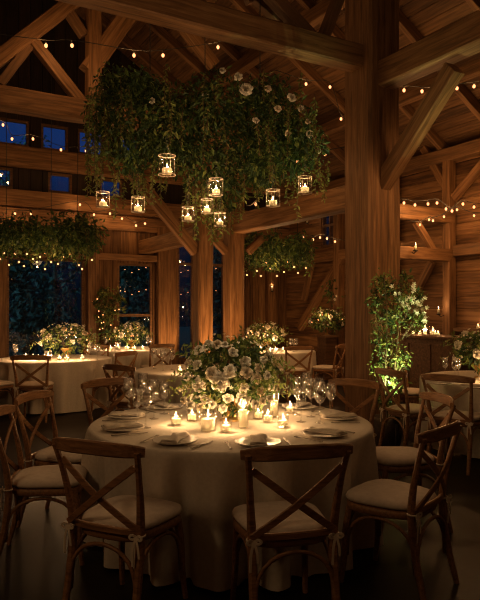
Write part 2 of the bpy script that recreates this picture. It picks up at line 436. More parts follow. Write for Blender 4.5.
# trims of the window wall
for nm, a_, w_ in (('wall_post', 2.03, .26), ('wall_post', 3.92, .24), ('wall_post', 5.64, .46), ('wall_post', 7.36, .24), ('wall_post', 8.45, .2)):
    beam(nm, BW(a_, W1B-.09, 0), BW(a_, W1B-.09, 3.3 if w_ < .4 else 3.4), w_, .14, 'timber', up=(-S30, C30, 0))
hb = MB(); hb.box((LA, W1B-.14, 3.62), (W2A, W1B, 3.95)); hb.box((LA, W1B-.10, 3.27), (W2A, W1B, 3.58))
tag(hb.build('trim_1', M['timber'], rz=PI/6), kind='structure')
beam('window_lintel', BW(LA, W1B-.06, 2.68), BW(5.4, W1B-.06, 2.68), .1, .14, 'timber')

# windows
def window(i, a0, a1, z0, z1, bars_v=(), bars_z=(), side=False):
    e = empty('window_%d' % i); e.rotation_euler = (0,0,PI/6); tag(e, kind='structure')
    f = MB(); y0, y1 = (W1B+.02, W1B+.10) if not side else (W2A+.02, W2A+.10); w = .05
    def bx(x0, x1, q0, q1, mb, ya=y0, yb=y1):
        if side: mb.box((ya, x0, q0), (yb, x1, q1))
        else: mb.box((x0, ya, q0), (x1, yb, q1))
    bx(a0, a0+w, z0, z1, f); bx(a1-w, a1, z0, z1, f); bx(a0+w, a1-w, z0, z0+w, f); bx(a0+w, a1-w, z1-w, z1, f)
    for a_ in bars_v: bx(a_-.025, a_+.025, z0+w, z1-w, f)
    for z_ in bars_z: bx(a0+w, a1-w, z_-.03, z_+.03, f, y0+.005, y1-.005)
    f.build('window_frame', M['timber_dark'], e)
    g = MB(); ym = (y0+y1)/2; bx(a0+w, a1-w, z0+w, z1-w, g, ym-.004, ym+.004); g.build('pane', M['pane'], e)
window(1, *WIN[0]); window(2, *WIN[1], bars_z=(1.4,)); window(3, *WIN[2], bars_v=(6.35, 6.8), bars_z=(2.6,)); window(4, *WIN[3])
for i, t_ in enumerate(TRANS): window(5+i, *t_)
for i, t_ in enumerate(GAB): window(8+i, *t_)
window(12, *WIN2[0], bars_v=(11.45,), bars_z=(3.5,), side=True); window(13, *WIN2[1], bars_v=(9.85,), side=True)

# ------------------------------------------------------------------ outside: dusk garden
g = MB(); g.box((LA-25, -20, -.35), (W2A+25, 60, -.25)); tag(g.build('ground', M['ground_out'], rz=PI/6), kind='structure')
def out_tree(a, b, h, r, lab):
    e = empty('garden_tree', BW(a, b, -.25)); tag(e, lab, 'tree', 'garden trees behind the window wall')
    t = MB(); t.tube(catmull([(0,0,0), (.06,.02,h*.3), (-.05,.04,h*.6), (0,0,h*.9)]), .13, 7, scale=lambda q: 1.1-.8*q); t.build('trunk', M['bark_out'], e)
    f = MB()
    blobs = [(Vector((R.uniform(-r,r)*.6, R.uniform(-r,r)*.6, h*R.uniform(.22,.95))), r*R.uniform(.4,.6)) for _ in range(16)]
    for c, br in blobs:
        for _ in range(85):
            d = rnd_dir(); f.leaf(c+d*br*R.uniform(.6,1.05), rnd_dir()+Vector((0,0,-.4)), d, R.uniform(.14,.26), R.uniform(.09,.15))
    f.build('crown', M['leaf_out'], e)
for i, (a, b, h, r) in enumerate([(.2,17.3,4.0,1.2), (3.2,17.3,3.5,1.2), (6.2,17.3,3.8,1.2), (9.2,17.3,4.6,1.2), (4.7,23.8,8.0,1.3), (1.4,23.8,7.6,1.3), (8.0,23.8,6.6,1.3), (1.7,20.5,4.4,1.3), (4.9,20.5,4.2,1.3), (8.0,20.5,4.8,1.3)]):
    out_tree(a, b, h, r, ['tall dark garden tree beyond the wide window beside the near wall edge', 'dark round garden tree straight behind the wide window',
        'dark garden tree behind the narrow window strung with lights', 'dark garden tree behind the window between the posts', 'dark garden tree beyond the wall corner',
        'far garden tree behind the wide window tops', 'far garden tree rising behind the narrow window', 'garden tree of the middle row behind the wide window', 'garden tree of the middle row behind the narrow window', 'garden tree of the middle row behind the twin posts'][i])

# ------------------------------------------------------------------ cross-back chair
def make_chair():
    e = empty('cross_back_chair'); tag(e, 'x', 'chair')
    W = M['chair_wood']
    def stile(s): return catmull([(s*.205,-.285,0),(s*.198,-.235,.2),(s*.196,-.205,.42),(s*.205,-.215,.58),(s*.222,-.255,.76),(s*.236,-.29,.875)], 5)
    for s in (-1, 1):
        b = MB(); b.plank(stile(s), .036, .032, (0,1,0), 0, .28, lambda t: .8+.35*math.sin(PI*min(1,t*1.3))); b.build('back_leg', W, e)
        b = MB(); b.plank(catmull([(s*.178,.165,.44),(s*.186,.19,.3),(s*.192,.196,.15),(s*.20,.215,0)],5), .036, .036, (0,1,0), 0, .28, lambda t: 1.1-.35*t); b.build('front_leg', W, e)
    # curved top rail that wraps forward at its ends
    b = MB(); pts = []
    for i in range(17):
        u = -1+i/8
        pts.append((u*.262, -.325+.062*abs(u)**2.6, .873+.012*(1-u*u)))
    b.plank(pts, .024, .068, (0,0,1), 0, .3, lambda t: (1, 1-.35*abs(2*t-1)**5)); b.build('top_rail', W, e)
    for s, dz in ((1, .0), (-1, .012)):
        b = MB(); p = []
        for i in range(11):
            t = i/10; x = s*(-.212+.416*t); z = .80-.315*t
            p.append((x, -.262+.045*t-.030*sin(PI*t)-dz, z))
        b.plank(p, .034, .012, (0,-1,0), 0, .25); b.build('cross_slat', W, e)
    b = MB(); b.plank([(-.196,-.208,.478),(-.1,-.222,.478),(0,-.226,.478),(.1,-.222,.478),(.196,-.208,.478)], .022, .034, (0,0,1), 0, .25); b.build('lower_rail', W, e)
    # seat frame: rounded trapezoid ring with woven base
    def outline(g, n=40):
        o = []
        for i in range(n):
            a = 2*PI*i/n; cx_, sx_ = cos(a), sin(a)
            px_ = math.copysign(abs(cx_)**.55, cx_); py_ = math.copysign(abs(sx_)**.55, sx_)
            wd = .215+.022*py_
            o.append((px_*(wd-g), py_*(.215-g)))
        return o
    b = MB(); o1 = outline(0); n = len(o1); o2 = outline(.008)
    for ring, z in ((o2, .420), (o1, .426), (o1, .456), (o2, .462)): b.v += [(x, y, z) for x, y in ring]
    for k_ in range(3):
        for j in range(n): b.face((k_*n+j, k_*n+(j+1) % n, (k_+1)*n+(j+1) % n, (k_+1)*n+j), 0, True)
    b.face(tuple(range(n))[::-1]); b.face(tuple(range(3*n, 4*n))); b.build('seat', W, e)
    # bentwood arches under the seat, one on each side
    def arch(p, q, name='arch_brace'):
        p, q = Vector(p), Vector(q); pts = []
        for i in range(15):
            t = i/14; c = p.lerp(q, .5-.5*cos(PI*t)); 
            pts.append((c.x, c.y, p.z+(.405-p.z)*math.sin(PI*t)**.62))
        b = MB(); b.tube(pts, .0105, 7, (p-q).cross(Vector((0,0,1)))); b.build(name, W, e)
    arch((-.19,-.232,.16), (.19,-.232,.16)); arch((-.185,.19,.16), (.185,.19,.16))
    arch((-.192,-.222,.16), (-.188,.182,.16)); arch((.192,-.222,.16), (.188,.182,.16))
    # padded cushion, tied on
    b = MB(); ring = []
    for g, z in ((.022,.463),(.004,.470),(-.004,.485),(.004,.500),(.03,.511),(.09,.517),(.15,.519)):
        b.v += [(x, y+.004, z) for x, y in outline(g)]; ring.append(z)
    for k_ in range(len(ring)-1):
        for j in range(n): b.face((k_*n+j, k_*n+(j+1) % n, (k_+1)*n+(j+1) % n, (k_+1)*n+j), 0, True)
    b.face(tuple(range(n))[::-1]); b.face(tuple(range((len(ring)-1)*n, len(ring)*n)), 0, True)
    cu = b.build('cushion', M['cushion'], e); cu['label'] = 'padded ivory seat cushion'
    for s in (-1, 1):
        t = MB(); c = Vector((s*.197, -.21, .468))
        t.tube([c+Vector((.026*cos(a), .026*sin(a), 0)) for a in [2*PI*i/10 for i in range(11)]], .005, 5)
        for q in (-1, 1):
            lp = [c+Vector((0,-.026,0)), c+Vector((q*.02,-.034,.010)), c+Vector((q*.034,-.036,.0)), c+Vector((q*.02,-.034,-.010)), c+Vector((0,-.028,0))]
            t.plank(catmull(lp,4), .012, .003, (0,1,0))
            t.plank(catmull([c+Vector((0,-.03,0)), c+Vector((q*.014,-.036,-.05)), c+Vector((q*.018,-.034,-.115+.02*q))],4), .012, .003, (0,1,0))
        t.build('tie', M['tie'], cu)
    return e
CHAIR = make_chair()
def chair(seat, facing, label, group):
    """seat centre and the point the chair faces"""
    d = Vector(facing)-Vector(seat); return first_or_dup(CHAIR, (seat[0], seat[1], 0), math.atan2(d[1], d[0])-PI/2, label, group)

# ------------------------------------------------------------------ tables under long cloths
TZ = .755
def tablecloth(cx_, cy_, Rr, lab, seed, nseg=220):
    rr = random.Random(seed); b = MB()
    ph = [rr.uniform(0, 2*PI) for _ in range(8)]
    def fold(a): 
        q = sin(15*a+ph[0]+1.1*sin(3*a+ph[1])); return .62*(1.2*abs(q)**.8*math.copysign(1, q))+.34*sin(27*a+ph[2]+.9*sin(4*a+ph[3]))+.14*sin(43*a+ph[4])
    def wave(a): return .5+.5*sin(5*a+ph[5]+sin(2*a))
    prof = []
    for q in (.002, .2, .4, .6, .8, .93, .975): prof.append((q*Rr, TZ, 0))
    prof += [(Rr*.993, TZ-.003, .0), (Rr+.002, TZ-.014, .03), (Rr+.007, TZ-.04, .10)]
    for i in range(1, 17):
        t = i/16; prof.append((Rr+.008+.022*t, (TZ-.04)*(1-t)+.012*t, max(.1, t**.5)))
    k_ = len(prof)
    for r, z, f in prof:
        for j in range(nseg):
            a = 2*PI*j/nseg; q = fold(a)*(.55+.45*wave(a)); rad = r+f*(.125*q-.075)
            zz = z+(.0018*sin(7*r*4+3*a+ph[6])*(r/Rr) if z > TZ-.002 else 0)+(.02*max(0, .3+q)*f if z < .08 else 0)
            b.v.append((rad*cos(a), rad*sin(a), zz))
    for i in range(k_-1):
        for j in range(nseg):
            j2 = (j+1) % nseg; b.face((i*nseg+j, (i+1)*nseg+j, (i+1)*nseg+j2, i*nseg+j2), 0, True)
    b.face(tuple(range(nseg)), 0, True)
    o = b.build('tablecloth', M['linen'], loc=(cx_, cy_, 0))
    return tag(o, lab, 'tablecloth', 'round tables under long ivory cloths')
T1 = (-.06, 4.26); T2 = (-2.95, 9.8); T3 = (-2.2, 12.2); T4 = (-.5, 8.0); T5 = (.62, 11.7); T6 = (2.95, 6.95)
tablecloth(*T1, .955, 'floor-length ivory cloth on the large round table with the big rose centrepiece', 1)
tablecloth(*T2, .90, 'long ivory cloth on the round table in front of the wide dark window', 2, 160)
tablecloth(*T3, .82, 'ivory cloth on the round table beside the leafy tree and narrow window', 3, 140)
tablecloth(*T4, .84, 'ivory cloth on the table half hidden behind the big rose centrepiece', 4, 140)
tablecloth(*T5, .80, 'ivory cloth on the round table below the round leafy garland by the wood wall', 5, 140)
tablecloth(*T6, .90, 'long ivory cloth on the table cut by the picture edge, near the green-lit tree', 6, 180)

def ring_chair(T, r, deg, label, group, turn=0):
    a = math.radians(deg); s = (T[0]+r*sin(a), T[1]-r*cos(a))
    return chair(s, (T[0]+turn, T[1]), label, group)
G1 = 'cross-back chairs around the near table'
for deg, r, lab in [(-24.5, 1.205, 'cross-back chair turned toward the large table, at the near side left of the centred one'),
                    (12.6, 1.205, 'front cross-back chair seen from behind, centred before the large table, white bows at both stiles'),
                    (49.5, 1.205, 'cross-back chair seen from its side by the open floor, whole ivory seat in view'),
                    (97, 1.205, 'cross-back chair behind the side-on one, its seat against the edge of the large table'),
                    (137, 1.27, 'chair behind the large table whose rail and cross show below the big timber post'),
                                        (-101, 1.20, 'dark cross-back chair with hooped rail, standing in front of the wide window table'),
                    (-137, 1.33, 'chair behind the large table, its rail below the leafy potted tree')]:
    ring_chair(T1, r, deg, lab, G1)
chair((-1.185, 3.86), (-1.185+1, 3.86+.16), 'shadowed cross-back chair at the near left edge, its seat behind the front left chair', G1)
G2 = 'cross-back chairs at the tables further back'
ring_chair(T2, 1.17, 5, 'dark cross-back chair seen square from behind at the wide window table', G2)
ring_chair(T2, 1.21, -25, 'cross-back chair cut by the picture edge at the wide window table', G2)
ring_chair(T2, 1.17, 62, 'chair on the tree side of the wide window table', G2)
ring_chair(T3, 1.09, -14, 'cross-back chair under the leafy potted tree, before the farthest table', G2)
ring_chair(T3, 1.09, 36, 'cross-back chair of the farthest table, nearer the wine glasses of the next table', G2)
ring_chair(T4, 1.11, -38, 'dark chair just behind the wine glasses on the large table', G2)
ring_chair(T5, 1.07, 16, 'cross-back chair before the lit flowers under the round garland, crossed back square on', G2)
ring_chair(T5, 1.07, -26, 'cross-back chair half hidden by the big rose centrepiece, under the round garland', G2)
ring_chair(T5, 1.07, 62, 'turned cross-back chair beside the wooden side wall and lit planter', G2)
ring_chair(T6, 1.24, -68, 'cross-back chair backing onto the big timber post beside the green-lit tree', G2)
ring_chair(T6, 1.22, -42, 'cross-back chair in front of the green-lit tree at the table by the edge', G2)
ring_chair(T6, 1.20, -140, 'chair between the candle-lit bar and the table by the edge', G2)

# ------------------------------------------------------------------ candles
def make_flame(e, z, parent=None, sc=1):
    b = MB(); b.lathe([(.0005,0),(.0036*sc,.004*sc),(.0055*sc,.010*sc),(.0058*sc,.015*sc),(.0050*sc,.021*sc),(.0036*sc,.028*sc),(.0018*sc,.036*sc),(.0003,.042*sc)], 8, (0,0,z), cap1=True)
    return b.build('flame', M['flame'], e)
def make_votive(name, r, h, wax_h, lab_cat, fl=1.2):
    e = empty(name); tag(e, 'x', lab_cat)
    b = MB(); b.lathe([(r*.90,.001),(r*.95,.006),(r,h*.5),(r*1.02,h),(r*.97,h),(r*.94,h*.5),(r*.86,.009)], 20); b.build('glass_cup', M['glass'], e)
    b = MB(); b.lathe([(r*.78,.011),(r*.80,wax_h*.9),(r*.7,wax_h),(r*.2,wax_h-.003)], 16, cap1=True); w = b.build('wax', M['wax'], e)
    b = MB(); b.tube([(0,0,wax_h-.004),(0,0,wax_h+.008)], .0012, 5); b.build('wick', M['wire'], w)
    make_flame(e, wax_h+.006, sc=fl)
    return e
VOT = make_votive('votive_candle', .037, .075, .045, 'candle', 1.0)
HUR = make_votive('hurricane_candle', .056, .15, .080, 'candle', 1.3)
TALL = make_votive('tall_candle_glass', .036, .19, .12, 'candle', 1.15)
GLOW = {id(VOT): (.030, .10), id(HUR): (.060, .22), id(TALL): (.10, .14)}
def candle(proto, p, lab, group, power, lift=.06):
    o = first_or_dup(proto, p, R.uniform(0, 6), lab, group)
    lamp('candle_light', (p[0], p[1], p[2]+lift), power, .012)
    gz, gp = GLOW[id(proto)]; gp *= 2.2 if p[1] > 5.5 else 1; lamp('wax_glow', (p[0], p[1], p[2]+gz), gp, .004)      # the flame's light inside the wax
    return o
GV = 'glass candles on the large table'
VP = 3.6
for proto, x, y, lab, pw, lf in [
        (VOT, 176, 425, 'glowing votive candle furthest along the rose centrepiece, beside the cluster of wine glasses', VP, .075),
        (HUR, 208, 431, 'widest glass candle on the large table, below the biggest rose', VP*1.5, .11),
        (VOT, 226, 432, 'votive candle beside the widest glass candle, in front of the roses', VP, .075),
        (VOT, 283, 427, 'bright votive candle at the outer end of the row, near the tall wine glasses', VP, .075),
        (VOT, 268, 422, 'votive candle second from the tall wine glasses', VP*.8, .075),
        (TALL, 243, 428, 'tall slim candle glass below the lowest white rose', VP*.7, .15),
        (VOT, 192, 421, 'small votive between the wine glasses and the widest glass candle', VP*.7, .075),
        (TALL, 274, 417, 'tall slim candle glass at the outer end of the flowers', VP*.8, .15),
        (VOT, 290, 413, 'votive candle tucked behind the tall wine glasses', VP*.6, .075),
        (VOT, 258, 419, 'votive candle hidden at the foot of the flowers', VP*.6, .075)]:
    p = PZ(x, y, TZ+.002); candle(proto, p, lab, GV, pw, lf)

# ------------------------------------------------------------------ tableware
def make_wineglass(h, r, tint='crystal'):
    e = empty('wine_glass'); tag(e, 'x', 'wine glass')
    b = MB(); b.lathe([(.034,.001),(.033,.003),(.012,.006),(.005,.012)], 18, cap1=True); b.build('foot', M[tint], e)
    b = MB(); b.tube([(0,0,.008),(0,0,h*.48)], .0042, 8); b.build('stem', M[tint], e)
    b = MB(); z0 = h*.47
    outer = [(.004,0),(r*.55,h*.05),(r*.9,h*.14),(r,h*.23),(r*.97,h*.34),(r*.84,h*.53)]
    b.lathe([(q, z0+z) for q, z in outer]+[(q-.0018, z0+z) for q, z in outer[::-1]], 22, cap0=False); b.build('bowl', M[tint], e)
    return e
WGA = make_wineglass(.275, .042); WGB = make_wineglass(.235, .036)
GG = 'wine glasses on the large table'
NL = ['large wine glass, outermost of the cluster on the garden side of the large table', 'small wine glass at the front of the garden-side cluster', 'large wine glass, frontmost of the garden-side cluster',
      'large wine glass of the garden-side cluster closest to the first votive', 'small wine glass standing next to the first votive', 'small wine glass at the back of the garden-side cluster', 'large wine glass at the middle back of the garden-side cluster']
for i, (x, y) in enumerate([(129,416),(137,424),(146,428),(154,419),(164,414),(128,407),(143,409)]):
    first_or_dup(WGA if i in (0,2,3,6) else WGB, PZ(x, y, TZ+.002), 0, NL[i], GG)
NR = ['large wine glass of the wall-side cluster nearest the end votive', 'small wine glass at the front of the wall-side cluster', 'large wine glass in the middle of the wall-side cluster', 'large wine glass in front of the wall-side napkin', 'small wine glass, outermost of the wall-side cluster',
      'large wine glass at the back of the wall-side cluster', 'small wine glass at the far back of the wall-side cluster']
for i, (x, y) in enumerate([(297,415),(301,422),(311,417),(320,423),(331,416),(306,407),(320,407)]):
    first_or_dup(WGA if i in (0,2,3,5) else WGB, PZ(x, y, TZ+.002), 0, NR[i], GG)

def make_plate():
    b = MB(); b.lathe([(.075,.001),(.08,.004),(.13,.014),(.134,.017),(.128,.019),(.085,.009),(.02,.008)], 36, cap1=True)
    o = b.build('dinner_plate', M['plate']); return tag(o, 'x', 'plate')
def make_napkin():
    b = MB(); n = 12; rr = random.Random(5)
    for lay, (w, l, z) in enumerate(((.10,.25,.0),(.092,.235,.008))):
        top = []; o = len(b.v)
        for i in range(n+1):
            for j in range(7):
                x = (j/6-.5)*w*(1-.25*math.sin(PI*i/n)**2*(1-lay*.3)); y = (i/n-.5)*l
                zz = z+.009+.004*sin(9*i/n+j)+.003*cos(j*1.3+lay)-.006*(abs(j/6-.5)*2)**3
                b.v.append((x, y, zz))
        o2 = len(b.v)
        b.v += [(x, y, max(.0, zz-.008)) for x, y, zz in b.v[o:o2]]
        w7 = 7
        for i in range(n):
            for j in range(6):
                q = o+i*w7+j; b.face((q, q+1, q+w7+1, q+w7), 0, True); q2 = o2+i*w7+j; b.face((q2, q2+w7, q2+w7+1, q2+1), 0, True)
        for i in range(n):
            for j in (0, 6):
                q, q2 = o+i*w7+j, o2+i*w7+j; b.face((q, q+w7, q2+w7, q2) if j == 0 else (q, q2, q2+w7, q+w7), 0, True)
        for i in (0, n):
            for j in range(6):
                q, q2 = o+i*w7+j, o2+i*w7+j; b.face((q, q2, q2+1, q+1) if i == 0 else (q, q+1, q2+1, q2), 0, True)
    o = b.build('napkin', M['napkin']); return tag(o, 'x', 'napkin')
def make_fork():
    b = MB(); b.plank([(0,-.10,.004),(0,-.03,.005),(0,.03,.008)], .012, .003, m=0, scale=lambda t: (1.2-.6*t, 1))
    b.plank([(0,.03,.008),(0,.045,.006),(0,.06,.004)], .024, .003, scale=lambda t: (.35+.65*t, 1))
    for k_ in range(4): b.plank([((k_-1.5)*.0065,.058,.004),((k_-1.5)*.0062,.08,.004),((k_-1.5)*.006,.10,.008)], .0035, .0025)
    o = b.build('fork', M['silver']); return tag(o, 'x', 'fork')
def make_knife():
    b = MB(); b.plank([(0,-.11,.004),(0,-.05,.005),(0,.0,.004)], .014, .006, scale=lambda t: (1.1-.3*t, 1))
    b.plank([(0,0,.004),(.002,.05,.004),(.002,.09,.003),(-.004,.12,.003)], .019, .002, scale=lambda t: (1 if t < .7 else 1.3-.9*t, 1))
    o = b.build('knife', M['silver']); return tag(o, 'x', 'knife')
PL, NP, FK, KN = make_plate(), make_napkin(), make_fork(), make_knife()
WHO = {-24.5: 'the front left chair', 12.6: 'the centred front chair', 49.5: 'the side-on chair', 97: 'the chair behind the side-on one', 137: 'the chair below the big post', -66: 'the shadowed edge chair', -101: 'the hooped chair', -137: 'the chair below the potted tree'}
for deg, who in WHO.items():
    a = math.radians(deg); d = Vector((sin(a), -cos(a), 0)); tq = Vector((cos(a), sin(a), 0)); c = Vector((T1[0], T1[1], TZ+.003))
    pc = c+d*.755
    first_or_dup(PL, pc, 0, 'white dinner plate set at the large table before %s' % who, 'plates on the large table')
    first_or_dup(NP, pc+Vector((0,0,.019)), a+R.uniform(-.25,.25), 'folded linen napkin on the plate before %s' % who, 'napkins on the large table')
    first_or_dup(FK, pc-tq*.175, a+R.uniform(-.1,.1), 'silver fork beside the plate before %s' % who, 'forks on the large table')
    first_or_dup(KN, pc+tq*.175, a+R.uniform(-.1,.1), 'silver knife beside the plate before %s' % who, 'knives on the large table')

bulb_me = MB(); bulb_me.ball((0,0,-.028), .018, 10, 7, 0, 1.3); bulb_me.lathe([(.011,-.012),(.012,.004),(.006,.012)], 7, m=1); bulb_me = bulb_me.mesh('bulb', [M['bulb'], M['wire']])
fairy_me = MB(); fairy_me.ball((0,0,0), .017, 10, 7); fairy_me = fairy_me.mesh('fairy_bulb', [M['bulb_small']])
def bulb_obj(parent, p, me, sc=1):
    o = bpy.data.objects.new('bulb', me); COL.objects.link(o); o.parent = parent; o.location = p; o.scale = (sc, sc, sc); return o
# ------------------------------------------------------------------ roses and arrangements
def rose_mesh(name, mat, seed):
    """garden rose: a tight spiral heart inside rings of cupped petals with rolled, ruffled rims"""
    rr = random.Random(seed); b = MB()
    rings = [(3,.03,.13,.46,.0,.75),(3,.07,.25,.50,.04,.72),(4,.13,.40,.47,.10,.68),(5,.20,.58,.40,.22,.62),(5,.27,.78,.24,.42,.60),(6,.32,1.0,.0,.60,.52)]
    for k_, (n, r0, r1, zt, curl, wf) in enumerate(rings):
        for i in range(n):
            a0 = 2*PI*i/n+k_*1.1+rr.uniform(-.18,.18); hw = 2*PI/n*wf; o = len(b.v); nu, nv = 6, 5
            rs = rr.uniform(.86,1.08); dz = rr.uniform(-.05,.05); ph = rr.uniform(0,6); tilt = rr.uniform(-.06,.06)
            for v_ in range(nv+1):
                t = v_/nv
                for u_ in range(nu+1):
                    u = u_/nu*2-1; wd = hw*(.35+.65*math.sin(PI*(.12+.55*t)))
                    rim = max(0, t-.6)/.4
                    rad = (r0+(r1-r0)*t**1.15)*rs*(1-.16*u*u*t)+.05*rim*sin(2.3*u+ph)
                    z = -.38+(zt+.38)*(t**.7)-.16*u*u*t-curl*.42*rim*rim+dz*t+tilt*u
                    aa = a0+u*wd; b.v.append((rad*cos(aa), rad*sin(aa), z))
            for v_ in range(nv):
                for u_ in range(nu):
                    q = o+v_*(nu+1)+u_; b.face((q, q+1, q+nu+2, q+nu+1), 0, True)
    b.lathe([(.02,-.5),(.2,-.42),(.34,-.25)], 8, m=1)
    return b.mesh(name, [mat, M['leaf_a']])
ROSES = [rose_mesh('rose', M['rose'], 1), rose_mesh('rose', M['rose'], 2), rose_mesh('rose', M['rose_warm'], 3)]
def add_rose(parent, p, d, r, k_, name='rose'):
    o = bpy.data.objects.new(name, ROSES[k_ % 3]); COL.objects.link(o); o.parent = parent
    o.location = p; o.rotation_mode = 'QUATERNION'; o.rotation_quaternion = Vector(d).normalized().to_track_quat('Z', 'Y') @ Quaternion((0,0,1), R.uniform(0,6)); o.scale = (r, r, r)
    return o
def leaf_blob(b, c, rad, n, size, mats=3, inner=.55, out=.9, droop=.2, pick=None):
    c = Vector(c)
    for _ in range(n):
        d = rnd_dir(); p = c+Vector((d.x*rad[0], d.y*rad[1], d.z*rad[2]))*R.uniform(inner, 1.02)
        L = size*R.uniform(.6,1.35); dd = (d*out+rnd_dir()*.9+Vector((0,0,-droop)))
        b.leaf(p, dd, d+rnd_dir()*.5, L, L*R.uniform(.32,.5), R.choice(pick or range(mats)))
LEAVES = [M['leaf_a'], M['leaf_b'], M['leaf_c'], M['leaf_dry']]
def arrangement(loc, rad, zc, roses, nleaf, lab, cat='flower arrangement', size=.06, vase=True, group=None, blooms=60, rose_r=.05, vr=.09):
    """bowl of roses and greenery; roses: list of (direction, radius) or a count"""
    e = empty('flower_arrangement', loc); tag(e, lab, cat, group)
    if vase:
        b = MB(); vh = zc-rad[2]*.55
        b.lathe([(vr*.75,.0),(vr*.78,.006),(vr*.3,.02),(vr*.28,vh*.35),(vr*.7,vh*.55),(vr*1.1,vh*.9),(vr*1.12,vh),(vr*1.0,vh*.96),(vr*.5,vh*.6)], 24, cap1=True); b.build('vase', M['brass'], e)
    b = MB(); leaf_blob(b, (0,0,zc), (rad[0]*.92, rad[1]*.92, rad[2]*.92), nleaf, size)
    for _ in range(int(nleaf/22)):          # sprays that break the outline
        d = rnd_dir(); d.z = abs(d.z)*.8-.25; d.normalize(); p = Vector((d.x*rad[0]*.8, d.y*rad[1]*.8, zc+d.z*rad[2]*.8))
        for q in range(9):
            pp = p+d*size*q*.34+Vector((0,0,-.0025*q*q*size*6)); s_ = d.cross(rnd_dir()).normalized()
            b.leaf(pp, d*.5+s_, rnd_dir(), size*R.uniform(.5,.85), size*.3, R.choice((0,1,1,3)))
    b.build('foliage', LEAVES, e)
    s = MB()
    for _ in range(26):
        d = rnd_dir(); d.z = abs(d.z); s.tube([(0,0,zc-rad[2]*.7), (d.x*rad[0]*.4, d.y*rad[1]*.4, zc), (d.x*rad[0]*.9, d.y*rad[1]*.9, zc+d.z*rad[2]*.9)], .0022, 4)
    tag(s.build('stems', M['stem'], e), kind='stuff')
    if blooms:
        f = MB()
        for _ in range(blooms):
            d = rnd_dir(); d.z = d.z if d.z > -.4 else -d.z; p = Vector((d.x*rad[0], d.y*rad[1], zc+d.z*rad[2]))*1.0+d*R.uniform(-.01,.03); 
            for q in range(5):
                aa = 2*PI*q/5; s_ = d.orthogonal().normalized(); t_ = d.cross(s_); f.leaf(p, s_*cos(aa)+t_*sin(aa)+d*.5, d, size*.27, size*.2, 0)
        f.build('small_blossoms', M['blossom'], e)
    if isinstance(roses, int):
        for k_ in range(roses):
            z = 1-(k_+.5)/roses*1.45; a = k_*2.39996; q = math.sqrt(max(0,1-z*z)); d = Vector((q*cos(a), q*sin(a), z))
            r = rose_r*R.uniform(.75,1.2); add_rose(e, Vector((d.x*rad[0], d.y*rad[1], zc+d.z*rad[2]))*1.0, d+rnd_dir()*.25, r, k_)
    return e
# the large centrepiece: rose places read from the photograph and laid on the bouquet's own ellipsoid
RAD = (.335, .32, .27); ZC = .315
cen = arrangement((T1[0]+.0, T1[1]+.05, TZ+.002), RAD, ZC, 0, 1500, 'big centrepiece of white roses and greenery on the large round table', size=.062, blooms=90, vr=.11)
cw = Vector((T1[0], T1[1]+.05, TZ+ZC)); cam0 = Vector((0,0,H))
for k_, (x, y, rp) in enumerate([(220,383,11),(198,387,9),(211,374,8.5),(199,349,7.5),(208,343,6.5),(217,344,6.5),(230,371,7.5),(245,361,7),(247,372,7.5),(243,401,8.5),(244,388,6.5),(257,379,7),(193,399,6.5),(205,400,7.5),(259,368,5.5),(264,360,4.5),(233,352,6),(188,363,6),(186,377,5),(268,376,5),(262,392,6),(228,400,6.5),(225,344,5),(181,390,4.5),(272,388,4.5),(196,364,6)]):
    d = ((PX(x, y, 4)-cam0)).normalized()
    S = Vector((1/RAD[0], 1/RAD[1], 1/RAD[2])); o_ = cam0-cw
    oo = Vector((o_.x*S.x, o_.y*S.y, o_.z*S.z)); dd = Vector((d.x*S.x, d.y*S.y, d.z*S.z))
    A_, B_, C_ = dd.dot(dd), 2*oo.dot(dd), oo.dot(oo)-1.0; D_ = B_*B_-4*A_*C_
    t = (-B_-math.sqrt(D_))/(2*A_) if D_ > 0 else -B_/(2*A_)
    p = cam0+d*t-cw; nrm = Vector((p.x/RAD[0]**2, p.y/RAD[1]**2, p.z/RAD[2]**2)).normalized()
    add_rose(cen, p+Vector((0,0,ZC)), nrm+rnd_dir()*.3+Vector((0,-.2,.1)), rp/F*p.length if False else rp*4.0/F, k_)
low = MB(); leaf_blob(low, (0,0,.17), (.27,.23,.10), 420, .05, droop=.05); low.build('low_foliage', LEAVES, cen)
for k_, (x, y, rp) in enumerate([(190,405,5),(200,407,5.5),(212,404,5),(183,400,4.5),(255,404,5),(263,401,4.5),(223,408,5),(270,398,4)]):
    p = PX(x, y, T1[1]-.235)-Vector((T1[0], T1[1]+.05, TZ+.002)); add_rose(cen, p, Vector((p.x*1.5, -1, .5)), rp*4.0/F, 2 if k_ % 2 else 0)
for k_ in range(9):                                   # roses round the back
    a = PI*(.12+.76*k_/8); z = R.uniform(-.1,.75); q = math.sqrt(1-z*z); d = Vector((q*cos(a), q*sin(a), z))
    add_rose(cen, Vector((d.x*RAD[0], d.y*RAD[1], ZC+d.z*RAD[2])), d, R.uniform(.035,.055), k_)

